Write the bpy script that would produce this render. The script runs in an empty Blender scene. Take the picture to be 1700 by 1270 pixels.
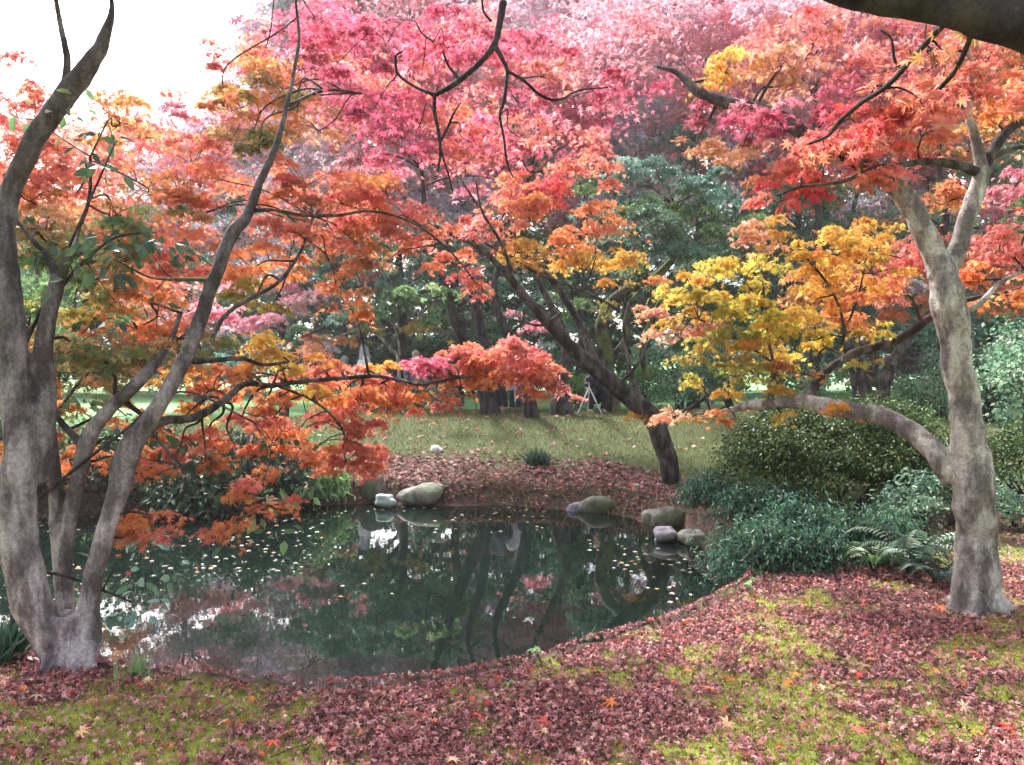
import bpy, math, random
import numpy as np
R = math.radians
rng = np.random.default_rng(11)
random.seed(7)
scene = bpy.context.scene
# ------------------------------------------------------------------ camera
F_PX, CAM_H, PITCH = 1334.0, 1.6, R(1.5)
cam_d = bpy.data.cameras.new("camera"); cam = bpy.data.objects.new("camera", cam_d)
scene.collection.objects.link(cam); scene.camera = cam
cam.location = (0, 0, CAM_H); cam.rotation_euler = (R(90) - PITCH, 0, 0)
cam_d.sensor_width = 36.0; cam_d.lens = 36.0 * F_PX / 1700.0
cam_d.clip_start = 0.05; cam_d.clip_end = 3000
# ------------------------------------------------------------------ sky, sun, exposure
SUN_EL, SUN_AZ = R(48), R(-30)          # azimuth measured from +Y (into the picture) towards +X
world = bpy.data.worlds.new("World"); scene.world = world; world.use_nodes = True
wn = world.node_tree.nodes; wl = world.node_tree.links
bg = wn["Background"]; sky = wn.new("ShaderNodeTexSky"); sky.sky_type = 'NISHITA'
sky.sun_disc = False; sky.sun_elevation = SUN_EL; sky.sun_rotation = SUN_AZ
sky.dust_density = 4.0; sky.air_density = 1.0; sky.ozone_density = 1.0
hs = wn.new("ShaderNodeHueSaturation"); hs.inputs['Saturation'].default_value = 0.4   # an overcast sky has little blue
wl.new(sky.outputs[0], hs.inputs['Color']); wl.new(hs.outputs[0], bg.inputs[0]); bg.inputs[1].default_value = 0.12
sun_d = bpy.data.lights.new("sun", 'SUN'); sun = bpy.data.objects.new("sun", sun_d); scene.collection.objects.link(sun)
sun_d.energy = 3.2; sun_d.angle = R(6); sun_d.color = (1.0, 0.97, 0.94)
sd_ = np.array([math.sin(SUN_AZ) * math.cos(SUN_EL), math.cos(SUN_AZ) * math.cos(SUN_EL), math.sin(SUN_EL)])
from mathutils import Vector
sun.rotation_euler = Vector(sd_.tolist()).to_track_quat('Z', 'Y').to_euler()
scene.view_settings.view_transform = 'Standard'; scene.view_settings.look = 'None'
scene.view_settings.exposure = 1.95; scene.view_settings.gamma = 1.0
scene.cycles.max_bounces = 8; scene.cycles.diffuse_bounces = 4; scene.cycles.transmission_bounces = 4
scene.cycles.caustics_reflective = False; scene.cycles.caustics_refractive = False

# ------------------------------------------------------------------ helpers
def at(px, py, d):
    u = (px - 850.0) / F_PX; v = (635.0 - py) / F_PX
    cp, sp = math.cos(PITCH), math.sin(PITCH)
    t = d / (cp + v * sp)
    return np.array([u * t, d, CAM_H + t * (v * cp - sp)])
def px2m(w, d): return w / F_PX * d
def link(o): scene.collection.objects.link(o); return o
def tagp(o, label=None, cat=None, group=None, kind=None):
    if label: o["label"] = label
    if cat: o["category"] = cat
    if group: o["group"] = group
    if kind: o["kind"] = kind
    return o
def thing(name, base, label, cat, group=None):
    o = bpy.data.objects.new(name, None); link(o); o.location = tuple(float(a) for a in base)
    o.empty_display_size = 0.2
    return tagp(o, label, cat, group)

class Acc:
    def __init__(s): s.v = []; s.l = []; s.t = []; s.c = []; s.n = 0
    def add(s, V, faces, col=None):
        V = np.asarray(V, dtype=np.float64).reshape(-1, 3); s.v.append(V)
        for f in faces:
            f = np.asarray(f)                       # (nf, k)
            s.l.append((f + s.n).ravel()); s.t.append(np.full(len(f), f.shape[1]))
            if col is not None:
                c = np.asarray(col); s.c.append(np.tile(c, (len(f), 1)) if c.ndim == 1 else c)
            else: s.c.append(np.tile((.5, .5, .5), (len(f), 1)))
        s.n += len(V)
    def mesh(s, name, off=(0, 0, 0), smooth=False):
        V = np.concatenate(s.v) - np.array(off); L = np.concatenate(s.l); T = np.concatenate(s.t); C = np.concatenate(s.c)
        me = bpy.data.meshes.new(name)
        me.vertices.add(len(V)); me.vertices.foreach_set("co", V.ravel().astype(np.float32))
        me.loops.add(len(L)); me.loops.foreach_set("vertex_index", L.astype(np.int32))
        me.polygons.add(len(T)); st = np.concatenate([[0], np.cumsum(T)[:-1]])
        me.polygons.foreach_set("loop_start", st.astype(np.int32)); me.polygons.foreach_set("loop_total", T.astype(np.int32))
        a = me.attributes.new("tint", 'FLOAT_COLOR', 'FACE')
        a.data.foreach_set("color", np.concatenate([C, np.ones((len(C), 1))], 1).ravel().astype(np.float32))
        me.update(calc_edges=True); me.validate()
        me.polygons.foreach_set("use_smooth", np.full(len(me.polygons), smooth))
        return me
    def obj(s, name, mat, parent=None, smooth=False):
        off = tuple(parent.matrix_basis.translation) if parent is not None and parent.parent is None else (0, 0, 0)
        if parent is not None and parent.parent is not None:
            off = tuple(parent.parent.location + parent.location)
        o = bpy.data.objects.new(name, s.mesh(name, off, smooth)); o.data.materials.append(mat); link(o)
        o.parent = parent
        return o

def vnoise(x, y, scale, seed=0):                    # smooth value noise, 0..1
    x = np.asarray(x, float) / scale; y = np.asarray(y, float) / scale
    xi = np.floor(x).astype(np.int64); yi = np.floor(y).astype(np.int64); fx = x - xi; fy = y - yi
    def h(a, b):
        n = (a * 374761393 + b * 668265263 + seed * 1442695041) & 0xffffffff
        n = ((n ^ (n >> 13)) * 1274126177) & 0xffffffff
        return ((n ^ (n >> 16)) & 0xffff) / 65535.0
    fx = fx * fx * (3 - 2 * fx); fy = fy * fy * (3 - 2 * fy)
    return (h(xi, yi) * (1 - fx) + h(xi + 1, yi) * fx) * (1 - fy) + (h(xi, yi + 1) * (1 - fx) + h(xi + 1, yi + 1) * fx) * fy
def fbm(x, y, s, seed=0): return 0.55 * vnoise(x, y, s, seed) + 0.3 * vnoise(x, y, s / 2.3, seed + 1) + 0.15 * vnoise(x, y, s / 5.1, seed + 2)
def sstep(a, b, x): t = np.clip((x - a) / (b - a), 0, 1); return t * t * (3 - 2 * t)

# ------------------------------------------------------------------ terrain
WATER_Z = -0.40
POND = np.array([(-3.9, 4.75), (-2.9, 4.35), (-2.17, 4.24), (-1.68, 4.1), (-1.09, 3.97), (-0.73, 3.96), (-0.3, 4.07), (0.1, 4.27),
        (0.52, 4.6), (0.93, 4.97), (1.35, 5.35), (1.75, 5.9), (2.1, 6.7), (2.35, 7.8), (2.2, 8.9), (1.72, 9.5), (1.55, 10.2), (1.0, 10.75), (0.4, 10.9),
        (-0.2, 11.15), (-1.2, 11.1), (-2.0, 11.3), (-3.2, 11.0), (-4.4, 10.9), (-5.6, 10.4), (-7.2, 9.3), (-8.2, 7.5), (-7.2, 5.8), (-5.4, 5.1)])
def pond_sd(x, y):
    x = np.asarray(x, float); y = np.asarray(y, float)
    dmin = np.full(x.shape, 1e9); ins = np.zeros(x.shape, bool); n = len(POND)
    for i in range(n):
        ax, ay = POND[i]; bx, by = POND[(i + 1) % n]; ex, ey = bx - ax, by - ay
        t = np.clip(((x - ax) * ex + (y - ay) * ey) / (ex * ex + ey * ey), 0, 1)
        dmin = np.minimum(dmin, np.hypot(x - ax - t * ex, y - ay - t * ey))
        c = ((ay > y) != (by > y)) & (x < (bx - ax) * (y - ay) / (by - ay + 1e-12) + ax); ins ^= c
    return np.where(ins, -dmin, dmin)
def G(x, y):
    x = np.asarray(x, float); y = np.asarray(y, float)
    s = pond_sd(x, y) + (vnoise(x, y, 0.5, 5) - .5) * 0.10
    far = sstep(7.5, 9.5, y + np.where(x < -4.5, 1.5, 0) - np.where(x > 2.0, 1.2, 0))
    # near bank: level turf down to a steep little edge
    zn = np.where(s > 0, 0.0, -0.95 * sstep(0, 0.42, -s))
    zn = zn + np.where(s > 0, -0.05 * np.exp(-s / 0.3), 0)
    # far bank: waterline, short steep lip, slope up to a crest then down to the lawn
    crest = 0.52 * sstep(10.9, 16.2, y) * (1 - sstep(17.3, 21.5, y)) * (0.55 + 0.45 * sstep(-6.5, -2.5, x)) * (1 - 0.35 * sstep(5, 9, x))
    zf = np.where(s > 0, -0.40 + 0.26 * sstep(0, 0.35, s) + 0.14 * sstep(0.2, 2.2, s) + crest, -0.40 - 0.6 * sstep(0, 0.6, -s))
    z = zn * (1 - far) + zf * far
    amp = sstep(-0.1, 0.5, s)
    z = z + amp * ((fbm(x, y, 1.6, 3) - .5) * 0.07 + (vnoise(x, y, 0.22, 9) - .5) * 0.018)
    z = z + 0.9 * sstep(60, 160, y)
    return z
def g(x, y): return float(G(np.array([x]), np.array([y]))[0])

# ------------------------------------------------------------------ materials
def newmat(name):
    m = bpy.data.materials.new(name); m.use_nodes = True; nt = m.node_tree; nt.nodes.clear()
    out = nt.nodes.new("ShaderNodeOutputMaterial"); return m, nt, out
def nd(nt, typ, **kw):
    n = nt.nodes.new(typ)
    for k, v in kw.items():
        if hasattr(n, k): setattr(n, k, v)
        else: n.inputs[k.replace('_', ' ')].default_value = v
    return n
def leaf_mat(name, trans=0.45, rough=0.5, spec=0.35):
    m, nt, out = newmat(name)
    a = nd(nt, "ShaderNodeAttribute", attribute_name="tint")
    tc = nd(nt, "ShaderNodeTexCoord"); nz = nd(nt, "ShaderNodeTexNoise"); nz.inputs['Scale'].default_value = 60
    nt.links.new(tc.outputs['Object'], nz.inputs['Vector'])
    mr = nd(nt, "ShaderNodeMapRange"); mr.inputs['To Min'].default_value = 0.82; mr.inputs['To Max'].default_value = 1.15
    nt.links.new(nz.outputs[0], mr.inputs[0])
    mx = nd(nt, "ShaderNodeVectorMath", operation='SCALE'); nt.links.new(a.outputs['Color'], mx.inputs[0]); nt.links.new(mr.outputs[0], mx.inputs['Scale'])
    p = nd(nt, "ShaderNodeBsdfPrincipled"); p.inputs['Roughness'].default_value = rough; p.inputs['Specular IOR Level'].default_value = spec
    t = nd(nt, "ShaderNodeBsdfTranslucent"); s = nd(nt, "ShaderNodeMixShader"); s.inputs[0].default_value = trans
    nt.links.new(mx.outputs[0], p.inputs['Base Color']); nt.links.new(mx.outputs[0], t.inputs['Color'])
    nt.links.new(p.outputs[0], s.inputs[1]); nt.links.new(t.outputs[0], s.inputs[2]); nt.links.new(s.outputs[0], out.inputs[0])
    return m
M_LEAF = leaf_mat("maple_leaf", 0.58, 0.55, 0.25)
M_GLOSSY = leaf_mat("evergreen_leaf", 0.25, 0.5, 0.3)
M_LITTER = leaf_mat("dry_leaf", 0.12, 0.6, 0.4)
M_GRASS = leaf_mat("grass_blade", 0.3, 0.6, 0.3)
def bark_mat(name, c1, c2, c3, moss=0.0, vs=1.0, top_shade=0.0):
    m, nt, out = newmat(name); L = nt.links.new
    tc = nd(nt, "ShaderNodeTexCoord")
    mp = nd(nt, "ShaderNodeMapping"); mp.inputs['Scale'].default_value = (5, 5, 2.2); L(tc.outputs['Object'], mp.inputs[0])
    n1 = nd(nt, "ShaderNodeTexNoise"); n1.inputs['Scale'].default_value = 1.6 * vs; n1.inputs['Detail'].default_value = 8; n1.inputs['Roughness'].default_value = 0.65; L(mp.outputs[0], n1.inputs['Vector'])
    mp2 = nd(nt, "ShaderNodeMapping"); mp2.inputs['Scale'].default_value = (3, 3, 26); L(tc.outputs['Object'], mp2.inputs[0])
    n2 = nd(nt, "ShaderNodeTexNoise"); n2.inputs['Scale'].default_value = 1.0; n2.inputs['Detail'].default_value = 5; L(mp2.outputs[0], n2.inputs['Vector'])
    mp3 = nd(nt, "ShaderNodeMapping"); mp3.inputs['Scale'].default_value = (17, 17, 3.5); L(tc.outputs['Object'], mp3.inputs[0])
    n3 = nd(nt, "ShaderNodeTexNoise"); n3.inputs['Scale'].default_value = 1.0; n3.inputs['Detail'].default_value = 6; L(mp3.outputs[0], n3.inputs['Vector'])
    cr = nd(nt, "ShaderNodeValToRGB"); cr.color_ramp.elements[0].position = 0.42; cr.color_ramp.elements[0].color = (*c1, 1)
    cr.color_ramp.elements[1].position = 0.58; cr.color_ramp.elements[1].color = (*c3, 1)
    e = cr.color_ramp.elements.new(0.5); e.color = (*c2, 1); L(n1.outputs[0], cr.inputs[0])
    r2 = nd(nt, "ShaderNodeMapRange"); r2.inputs['From Min'].default_value = 0.35; r2.inputs['From Max'].default_value = 0.62; r2.inputs['To Min'].default_value = 0.88; r2.inputs['To Max'].default_value = 1.05; L(n2.outputs[0], r2.inputs[0])
    r3 = nd(nt, "ShaderNodeMapRange"); r3.inputs['From Min'].default_value = 0.33; r3.inputs['From Max'].default_value = 0.6; r3.inputs['To Min'].default_value = 0.68; r3.inputs['To Max'].default_value = 1.06; L(n3.outputs[0], r3.inputs[0])
    n5 = nd(nt, "ShaderNodeTexNoise"); n5.inputs['Scale'].default_value = 55; n5.inputs['Detail'].default_value = 8; n5.inputs['Roughness'].default_value = .75; L(tc.outputs['Object'], n5.inputs['Vector'])
    r5 = nd(nt, "ShaderNodeMapRange"); r5.inputs['From Min'].default_value = 0.36; r5.inputs['From Max'].default_value = 0.6; r5.inputs['To Min'].default_value = 0.62; r5.inputs['To Max'].default_value = 1.12; L(n5.outputs[0], r5.inputs[0])
    mp6 = nd(nt, "ShaderNodeMapping"); mp6.inputs['Scale'].default_value = (9, 9, 1.3); L(tc.outputs['Object'], mp6.inputs[0])
    v6 = nd(nt, "ShaderNodeTexNoise"); v6.inputs['Scale'].default_value = 3.0; v6.inputs['Detail'].default_value = 4; v6.inputs['Distortion'].default_value = .4; L(mp6.outputs[0], v6.inputs['Vector'])
    s6 = nd(nt, "ShaderNodeMath", operation='SUBTRACT'); L(v6.outputs[0], s6.inputs[0]); s6.inputs[1].default_value = .5
    a6 = nd(nt, "ShaderNodeMath", operation='ABSOLUTE'); L(s6.outputs[0], a6.inputs[0])
    r6 = nd(nt, "ShaderNodeMapRange"); r6.inputs['From Min'].default_value = 0.0; r6.inputs['From Max'].default_value = 0.022; r6.inputs['To Min'].default_value = 0.72; r6.inputs['To Max'].default_value = 1.0; L(a6.outputs[0], r6.inputs[0])
    m5 = nd(nt, "ShaderNodeMath", operation='MULTIPLY'); L(r5.outputs[0], m5.inputs[0]); L(r6.outputs[0], m5.inputs[1])
    m0 = nd(nt, "ShaderNodeMath", operation='MULTIPLY'); L(r2.outputs[0], m0.inputs[0]); L(r3.outputs[0], m0.inputs[1])
    mm = nd(nt, "ShaderNodeMath", operation='MULTIPLY'); L(m0.outputs[0], mm.inputs[0]); L(m5.outputs[0], mm.inputs[1])
    sc = nd(nt, "ShaderNodeVectorMath", operation='SCALE'); L(cr.outputs[0], sc.inputs[0]); L(mm.outputs[0], sc.inputs['Scale'])
    mx = nd(nt, "ShaderNodeMix", data_type='RGBA'); mx.inputs['B'].default_value = (0.16, 0.19, 0.05, 1)
    n4 = nd(nt, "ShaderNodeTexNoise"); n4.inputs['Scale'].default_value = 4.0; n4.inputs['Detail'].default_value = 8; L(tc.outputs['Object'], n4.inputs['Vector'])
    r4 = nd(nt, "ShaderNodeMapRange"); r4.inputs['From Min'].default_value = 0.62 - 0.3 * moss; r4.inputs['From Max'].default_value = 0.75 - 0.2 * moss; r4.inputs['To Max'].default_value = 0.35 + 0.6 * moss
    L(n4.outputs[0], r4.inputs[0]); L(r4.outputs[0], mx.inputs['Factor']); L(sc.outputs[0], mx.inputs['A'])
    p = nd(nt, "ShaderNodeBsdfPrincipled"); p.inputs['Roughness'].default_value = 0.85; p.inputs['Specular IOR Level'].default_value = 0.2
    L(mx.outputs['Result'], p.inputs['Base Color'])
    if top_shade:      # old paints the upper stems' backlit shade into the bark; pale lichen at the foot
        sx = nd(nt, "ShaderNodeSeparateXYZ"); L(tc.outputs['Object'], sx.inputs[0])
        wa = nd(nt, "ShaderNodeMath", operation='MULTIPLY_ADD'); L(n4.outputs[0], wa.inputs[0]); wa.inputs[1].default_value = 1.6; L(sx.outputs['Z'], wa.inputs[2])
        rz = nd(nt, "ShaderNodeMapRange"); rz.inputs['From Min'].default_value = 1.2; rz.inputs['From Max'].default_value = 2.9; rz.inputs['To Min'].default_value = 1.08; rz.inputs['To Max'].default_value = top_shade; L(wa.outputs[0], rz.inputs[0])
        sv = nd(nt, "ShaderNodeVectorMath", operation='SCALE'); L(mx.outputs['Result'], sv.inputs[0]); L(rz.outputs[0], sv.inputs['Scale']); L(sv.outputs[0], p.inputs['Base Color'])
    ad = nd(nt, "ShaderNodeMath", operation='MULTIPLY_ADD'); L(n3.outputs[0], ad.inputs[0]); ad.inputs[1].default_value = 0.4; L(n1.outputs[0], ad.inputs[2])
    ad2 = nd(nt, "ShaderNodeMath", operation='MULTIPLY_ADD'); L(m5.outputs[0], ad2.inputs[0]); ad2.inputs[1].default_value = 0.6; L(ad.outputs[0], ad2.inputs[2])
    b = nd(nt, "ShaderNodeBump"); b.inputs['Strength'].default_value = 0.7; b.inputs['Distance'].default_value = 0.02; L(ad2.outputs[0], b.inputs['Height'])
    L(b.outputs[0], p.inputs['Normal']); L(p.outputs[0], out.inputs[0]); return m
BARK_L = bark_mat("pale_mauve_bark", (0.18, 0.15, 0.155), (0.35, 0.30, 0.31), (0.58, 0.52, 0.52), top_shade=.36)
BARK_R = bark_mat("pale_grey_bark", (0.20, 0.175, 0.165), (0.38, 0.345, 0.32), (0.62, 0.59, 0.53), 0.1)
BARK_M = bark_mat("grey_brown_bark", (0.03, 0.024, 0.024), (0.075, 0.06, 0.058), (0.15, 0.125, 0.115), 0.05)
BARK_D = bark_mat("dark_bark", (0.02, 0.016, 0.02), (0.045, 0.038, 0.045), (0.08, 0.065, 0.07))
BARK_MOSS = bark_mat("mossy_bark", (0.02, 0.02, 0.015), (0.06, 0.055, 0.04), (0.12, 0.11, 0.08), 0.5)

# ground
def ground_mat():
    m, nt, out = newmat("ground_soil_moss"); L = nt.links.new
    tc = nd(nt, "ShaderNodeTexCoord"); a = nd(nt, "ShaderNodeAttribute", attribute_name="cover")
    sep = nd(nt, "ShaderNodeSeparateColor"); L(a.outputs['Color'], sep.inputs[0])
    n1 = nd(nt, "ShaderNodeTexNoise"); n1.inputs['Scale'].default_value = 14; n1.inputs['Detail'].default_value = 10; n1.inputs['Roughness'].default_value = .7; L(tc.outputs['Object'], n1.inputs['Vector'])
    n2 = nd(nt, "ShaderNodeTexNoise"); n2.inputs['Scale'].default_value = 2.2; n2.inputs['Detail'].default_value = 6; L(tc.outputs['Object'], n2.inputs['Vector'])
    soil = nd(nt, "ShaderNodeValToRGB"); soil.color_ramp.elements[0].color = (0.035, 0.02, 0.018, 1); soil.color_ramp.elements[1].color = (0.15, 0.09, 0.075, 1); soil.color_ramp.elements[0].position = .35; soil.color_ramp.elements[1].position = .7; L(n1.outputs[0], soil.inputs[0])
    moss = nd(nt, "ShaderNodeValToRGB"); moss.color_ramp.elements[0].color = (0.11, 0.15, 0.03, 1); moss.color_ramp.elements[1].color = (0.38, 0.43, 0.08, 1); moss.color_ramp.elements[0].position = .3; moss.color_ramp.elements[1].position = .7; L(n1.outputs[0], moss.inputs[0])
    lawn = nd(nt, "ShaderNodeValToRGB"); lawn.color_ramp.elements[0].color = (0.14, 0.32, 0.12, 1); lawn.color_ramp.elements[1].color = (0.26, 0.48, 0.22, 1); L(n2.outputs[0], lawn.inputs[0])
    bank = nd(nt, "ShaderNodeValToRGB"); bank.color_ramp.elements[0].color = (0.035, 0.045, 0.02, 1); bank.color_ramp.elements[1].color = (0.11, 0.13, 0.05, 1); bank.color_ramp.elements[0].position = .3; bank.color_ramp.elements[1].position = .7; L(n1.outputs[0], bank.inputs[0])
    m1 = nd(nt, "ShaderNodeMix", data_type='RGBA'); L(sep.outputs[0], m1.inputs['Factor']); L(soil.outputs[0], m1.inputs['A']); L(moss.outputs[0], m1.inputs['B'])
    m2 = nd(nt, "ShaderNodeMix", data_type='RGBA'); L(sep.outputs[1], m2.inputs['Factor']); L(m1.outputs['Result'], m2.inputs['A']); L(bank.outputs[0], m2.inputs['B'])
    m3 = nd(nt, "ShaderNodeMix", data_type='RGBA'); L(sep.outputs[2], m3.inputs['Factor']); L(m2.outputs['Result'], m3.inputs['A']); L(lawn.outputs[0], m3.inputs['B'])
    p = nd(nt, "ShaderNodeBsdfPrincipled"); p.inputs['Roughness'].default_value = 0.95; p.inputs['Specular IOR Level'].default_value = 0.15; L(m3.outputs['Result'], p.inputs['Base Color'])
    b = nd(nt, "ShaderNodeBump"); b.inputs['Strength'].default_value = 0.8; b.inputs['Distance'].default_value = 0.03; L(n1.outputs[0], b.inputs['Height']); L(b.outputs[0], p.inputs['Normal'])
    L(p.outputs[0], out.inputs[0]); return m
def moss_mask(x, y):       # 0..1 where yellow-green moss shows between the fallen leaves on the near bank
    n = 0.5 * fbm(x, y, 0.6, 21) + 0.5 * fbm(x, y, 0.14, 41)
    bias = 0.09 * sstep(0.2, 1.3, x) * sstep(5.2, 3.8, y) - 0.12 * np.exp(-((x + 0.1) / 0.7) ** 2) + 0.09 * sstep(-0.9, -1.7, x) * sstep(3.2, 3.8, y) - 0.12 * sstep(5.0, 5.6, y) * (x < 2.6)
    return sstep(0.50, 0.58, n + bias)
def far_litter(x, y):      # leaf-strewn strip on the far bank
    s = pond_sd(x, y)
    edge = 1.45 + (fbm(x, y, 1.5, 31) - .5) * 1.8
    return sstep(edge + 0.35, edge - 0.35, s) * sstep(8, 9.5, y)
def axis(lo, hi, step, far_lo, far_hi):
    mid = np.arange(lo, hi + 1e-6, step); a = []; v = lo; st = step
    while v > far_lo: st *= 1.22; v -= st; a.append(v)
    b = []; v = hi; st = step
    while v < far_hi: st *= 1.22; v += st; b.append(v)
    return np.concatenate([a[::-1], mid, b])
xs = axis(-9, 9, 0.075, -900, 900); ys = axis(2.0, 18, 0.075, -60, 1500)
X, Y = np.meshgrid(xs, ys); Z = G(X, Y)
acc = Acc(); nx, ny = len(xs), len(ys)
idx = np.arange(nx * ny).reshape(ny, nx)
q = np.stack([idx[:-1, :-1], idx[:-1, 1:], idx[1:, 1:], idx[1:, :-1]], -1).reshape(-1, 4)
acc.add(np.stack([X, Y, Z], -1).reshape(-1, 3), [q])
ground = acc.obj("ground", ground_mat(), None, True)
tagp(ground, kind="structure")
fx, fy = X.ravel(), Y.ravel(); S = pond_sd(fx, fy)
near_m = moss_mask(fx, fy) * (fy < 9) * (S > 0.02)
bank_m = np.where(fy > 9, 1 - 0.8 * far_litter(fx, fy), 0) * (S > 0.05)
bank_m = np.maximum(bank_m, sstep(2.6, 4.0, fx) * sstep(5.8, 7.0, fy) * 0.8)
lawn_m = sstep(19.0, 20.5, fy + np.where(fx < -4, 3.0, 0))
at_ = ground.data.attributes.new("cover", 'FLOAT_COLOR', 'POINT')
at_.data.foreach_set("color", np.stack([near_m, bank_m, lawn_m, np.ones_like(lawn_m)], -1).ravel().astype(np.float32))

# water
def water_mat():
    m, nt, out = newmat("pond_water"); L = nt.links.new
    tc = nd(nt, "ShaderNodeTexCoord"); mp = nd(nt, "ShaderNodeMapping"); mp.inputs['Scale'].default_value = (1, .8, 1); L(tc.outputs['Object'], mp.inputs[0])
    n = nd(nt, "ShaderNodeTexNoise"); n.inputs['Scale'].default_value = 7; n.inputs['Detail'].default_value = 3; L(mp.outputs[0], n.inputs['Vector'])
    n2 = nd(nt, "ShaderNodeTexNoise"); n2.inputs['Scale'].default_value = 0.9; n2.inputs['Detail'].default_value = 4; L(tc.outputs['Object'], n2.inputs['Vector'])
    cr = nd(nt, "ShaderNodeValToRGB"); cr.color_ramp.elements[0].color = (0.003, 0.005, 0.004, 1); cr.color_ramp.elements[1].color = (0.006, 0.014, 0.011, 1); L(n2.outputs[0], cr.inputs[0])
    p = nd(nt, "ShaderNodeBsdfPrincipled"); p.inputs['Roughness'].default_value = 0.008; p.inputs['IOR'].default_value = 2.35; p.inputs['Specular IOR Level'].default_value = 0.5
    L(cr.outputs[0], p.inputs['Base Color'])
    b = nd(nt, "ShaderNodeBump"); b.inputs['Strength'].default_value = 0.02; b.inputs['Distance'].default_value = 0.02; L(n.outputs[0], b.inputs['Height']); L(b.outputs[0], p.inputs['Normal'])
    L(p.outputs[0], out.inputs[0]); return m
acc = Acc(); wx = np.linspace(-9, 3.5, 30); wy = np.linspace(3.3, 12.2, 30); WX, WY = np.meshgrid(wx, wy); i2 = np.arange(900).reshape(30, 30)
acc.add(np.stack([WX, WY, np.full_like(WX, WATER_Z)], -1).reshape(-1, 3), [np.stack([i2[:-1, :-1], i2[:-1, 1:], i2[1:, 1:], i2[1:, :-1]], -1).reshape(-1, 4)])
water = acc.obj("water", water_mat(), None, True); tagp(water, kind="structure")

# ------------------------------------------------------------------ leaf shapes
def star(lobes, inner, spread=R(250), droop=0.18):
    V = [(0, 0, 0)]; n = lobes
    angs = np.linspace(-spread / 2, spread / 2, n)
    lens = 1 - 0.42 * np.abs(np.linspace(-1, 1, n)) ** 1.3
    da = angs[1] - angs[0]
    for i in range(n + 1):
        a = angs[0] + (i - .5) * da; k = inner * (1 - 0.25 * abs(i - n / 2) / (n / 2))
        V.append((k * math.cos(a), k * math.sin(a), 0.03))
    for i in range(n): V.append((lens[i] * math.cos(angs[i]), lens[i] * math.sin(angs[i]), -droop * lens[i]))
    q = [(0, 1 + i, 1 + n + 1 + i, 2 + i) for i in range(n)]
    V = np.array(V); V[:, 0] -= 0.15
    return V, np.array(q)
T7 = star(7, 0.34); T5 = star(5, 0.36, R(230)); T3 = star(3, 0.42, R(150))
TOV = (np.array([(0, 0, 0), (.35, .24, .06), (.35, -.24, .06), (.72, .19, .03), (.72, -.19, .03), (1, 0, -.1), (.35, 0, -.02), (.72, 0, -.05)]),
       np.array([(0, 6, 1, 1), ]))
TOV = (TOV[0], np.array([(0, 2, 6, 6), (0, 6, 1, 1), (6, 2, 4, 7), (1, 6, 7, 3), (7, 4, 5, 5), (3, 7, 5, 5)]))
# triangles have to stay triangles: keep two face blocks per template
def blocks(T):
    V, q = T; tri = np.array([f[:3] for f in q if f[2] == f[3]]); quad = np.array([f for f in q if f[2] != f[3]])
    return V, [b for b in (tri, quad) if len(b)]
TLANCE = (np.array([(0, 0, 0), (.4, .1, .03), (.4, -.1, .03), (1, 0, -.18)]), np.array([(0, 2, 3, 1)]))
TBLADE = (np.array([(0, .05, 0), (0, -.05, 0), (.6, .03, .03), (.6, -.03, .03), (1, 0, 0)]), np.array([(0, 1, 3, 2), (2, 3, 4, 4)]))
TQ = (np.array([(0, 0, 0), (.45, .35, .06), (1, 0, -.1), (.45, -.35, .06)]), np.array([(0, 3, 2, 1)]))
TEMPL = {'m7': blocks(T7), 'm5': blocks(T5), 'm3': blocks(T3), 'oval': blocks(TOV), 'lance': blocks(TLANCE), 'blade': blocks(TBLADE), 'quad': blocks(TQ)}
AREA = {'m7': 0.62, 'm5': 0.6, 'm3': 0.5, 'oval': 0.32, 'lance': 0.1, 'blade': 0.05, 'quad': 0.35}
def nrm(a): return a / (np.linalg.norm(a, axis=-1, keepdims=True) + 1e-9)
def put(acc, pos, tip, nor, size, col, tmpl):
    V, bl = TEMPL[tmpl]; N = len(pos)
    x = nrm(tip); z = nrm(nor - (nor * x).sum(-1, keepdims=True) * x); y = np.cross(z, x)
    size = np.broadcast_to(np.asarray(size, float), (N,))
    W = pos[:, None, :] + size[:, None, None] * (V[None, :, 0:1] * x[:, None] + V[None, :, 1:2] * y[:, None] + V[None, :, 2:3] * z[:, None])
    nv = len(V); faces = []; cols = []
    base = (np.arange(N) * nv)[:, None, None]
    acc.v.append(W.reshape(-1, 3))
    for b in bl:
        f = (b[None] + base).reshape(-1, b.shape[1]); acc.l.append((f + acc.n).ravel()); acc.t.append(np.full(len(f), b.shape[1])); acc.c.append(np.repeat(col, len(b), 0))
    acc.n += N * nv

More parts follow.
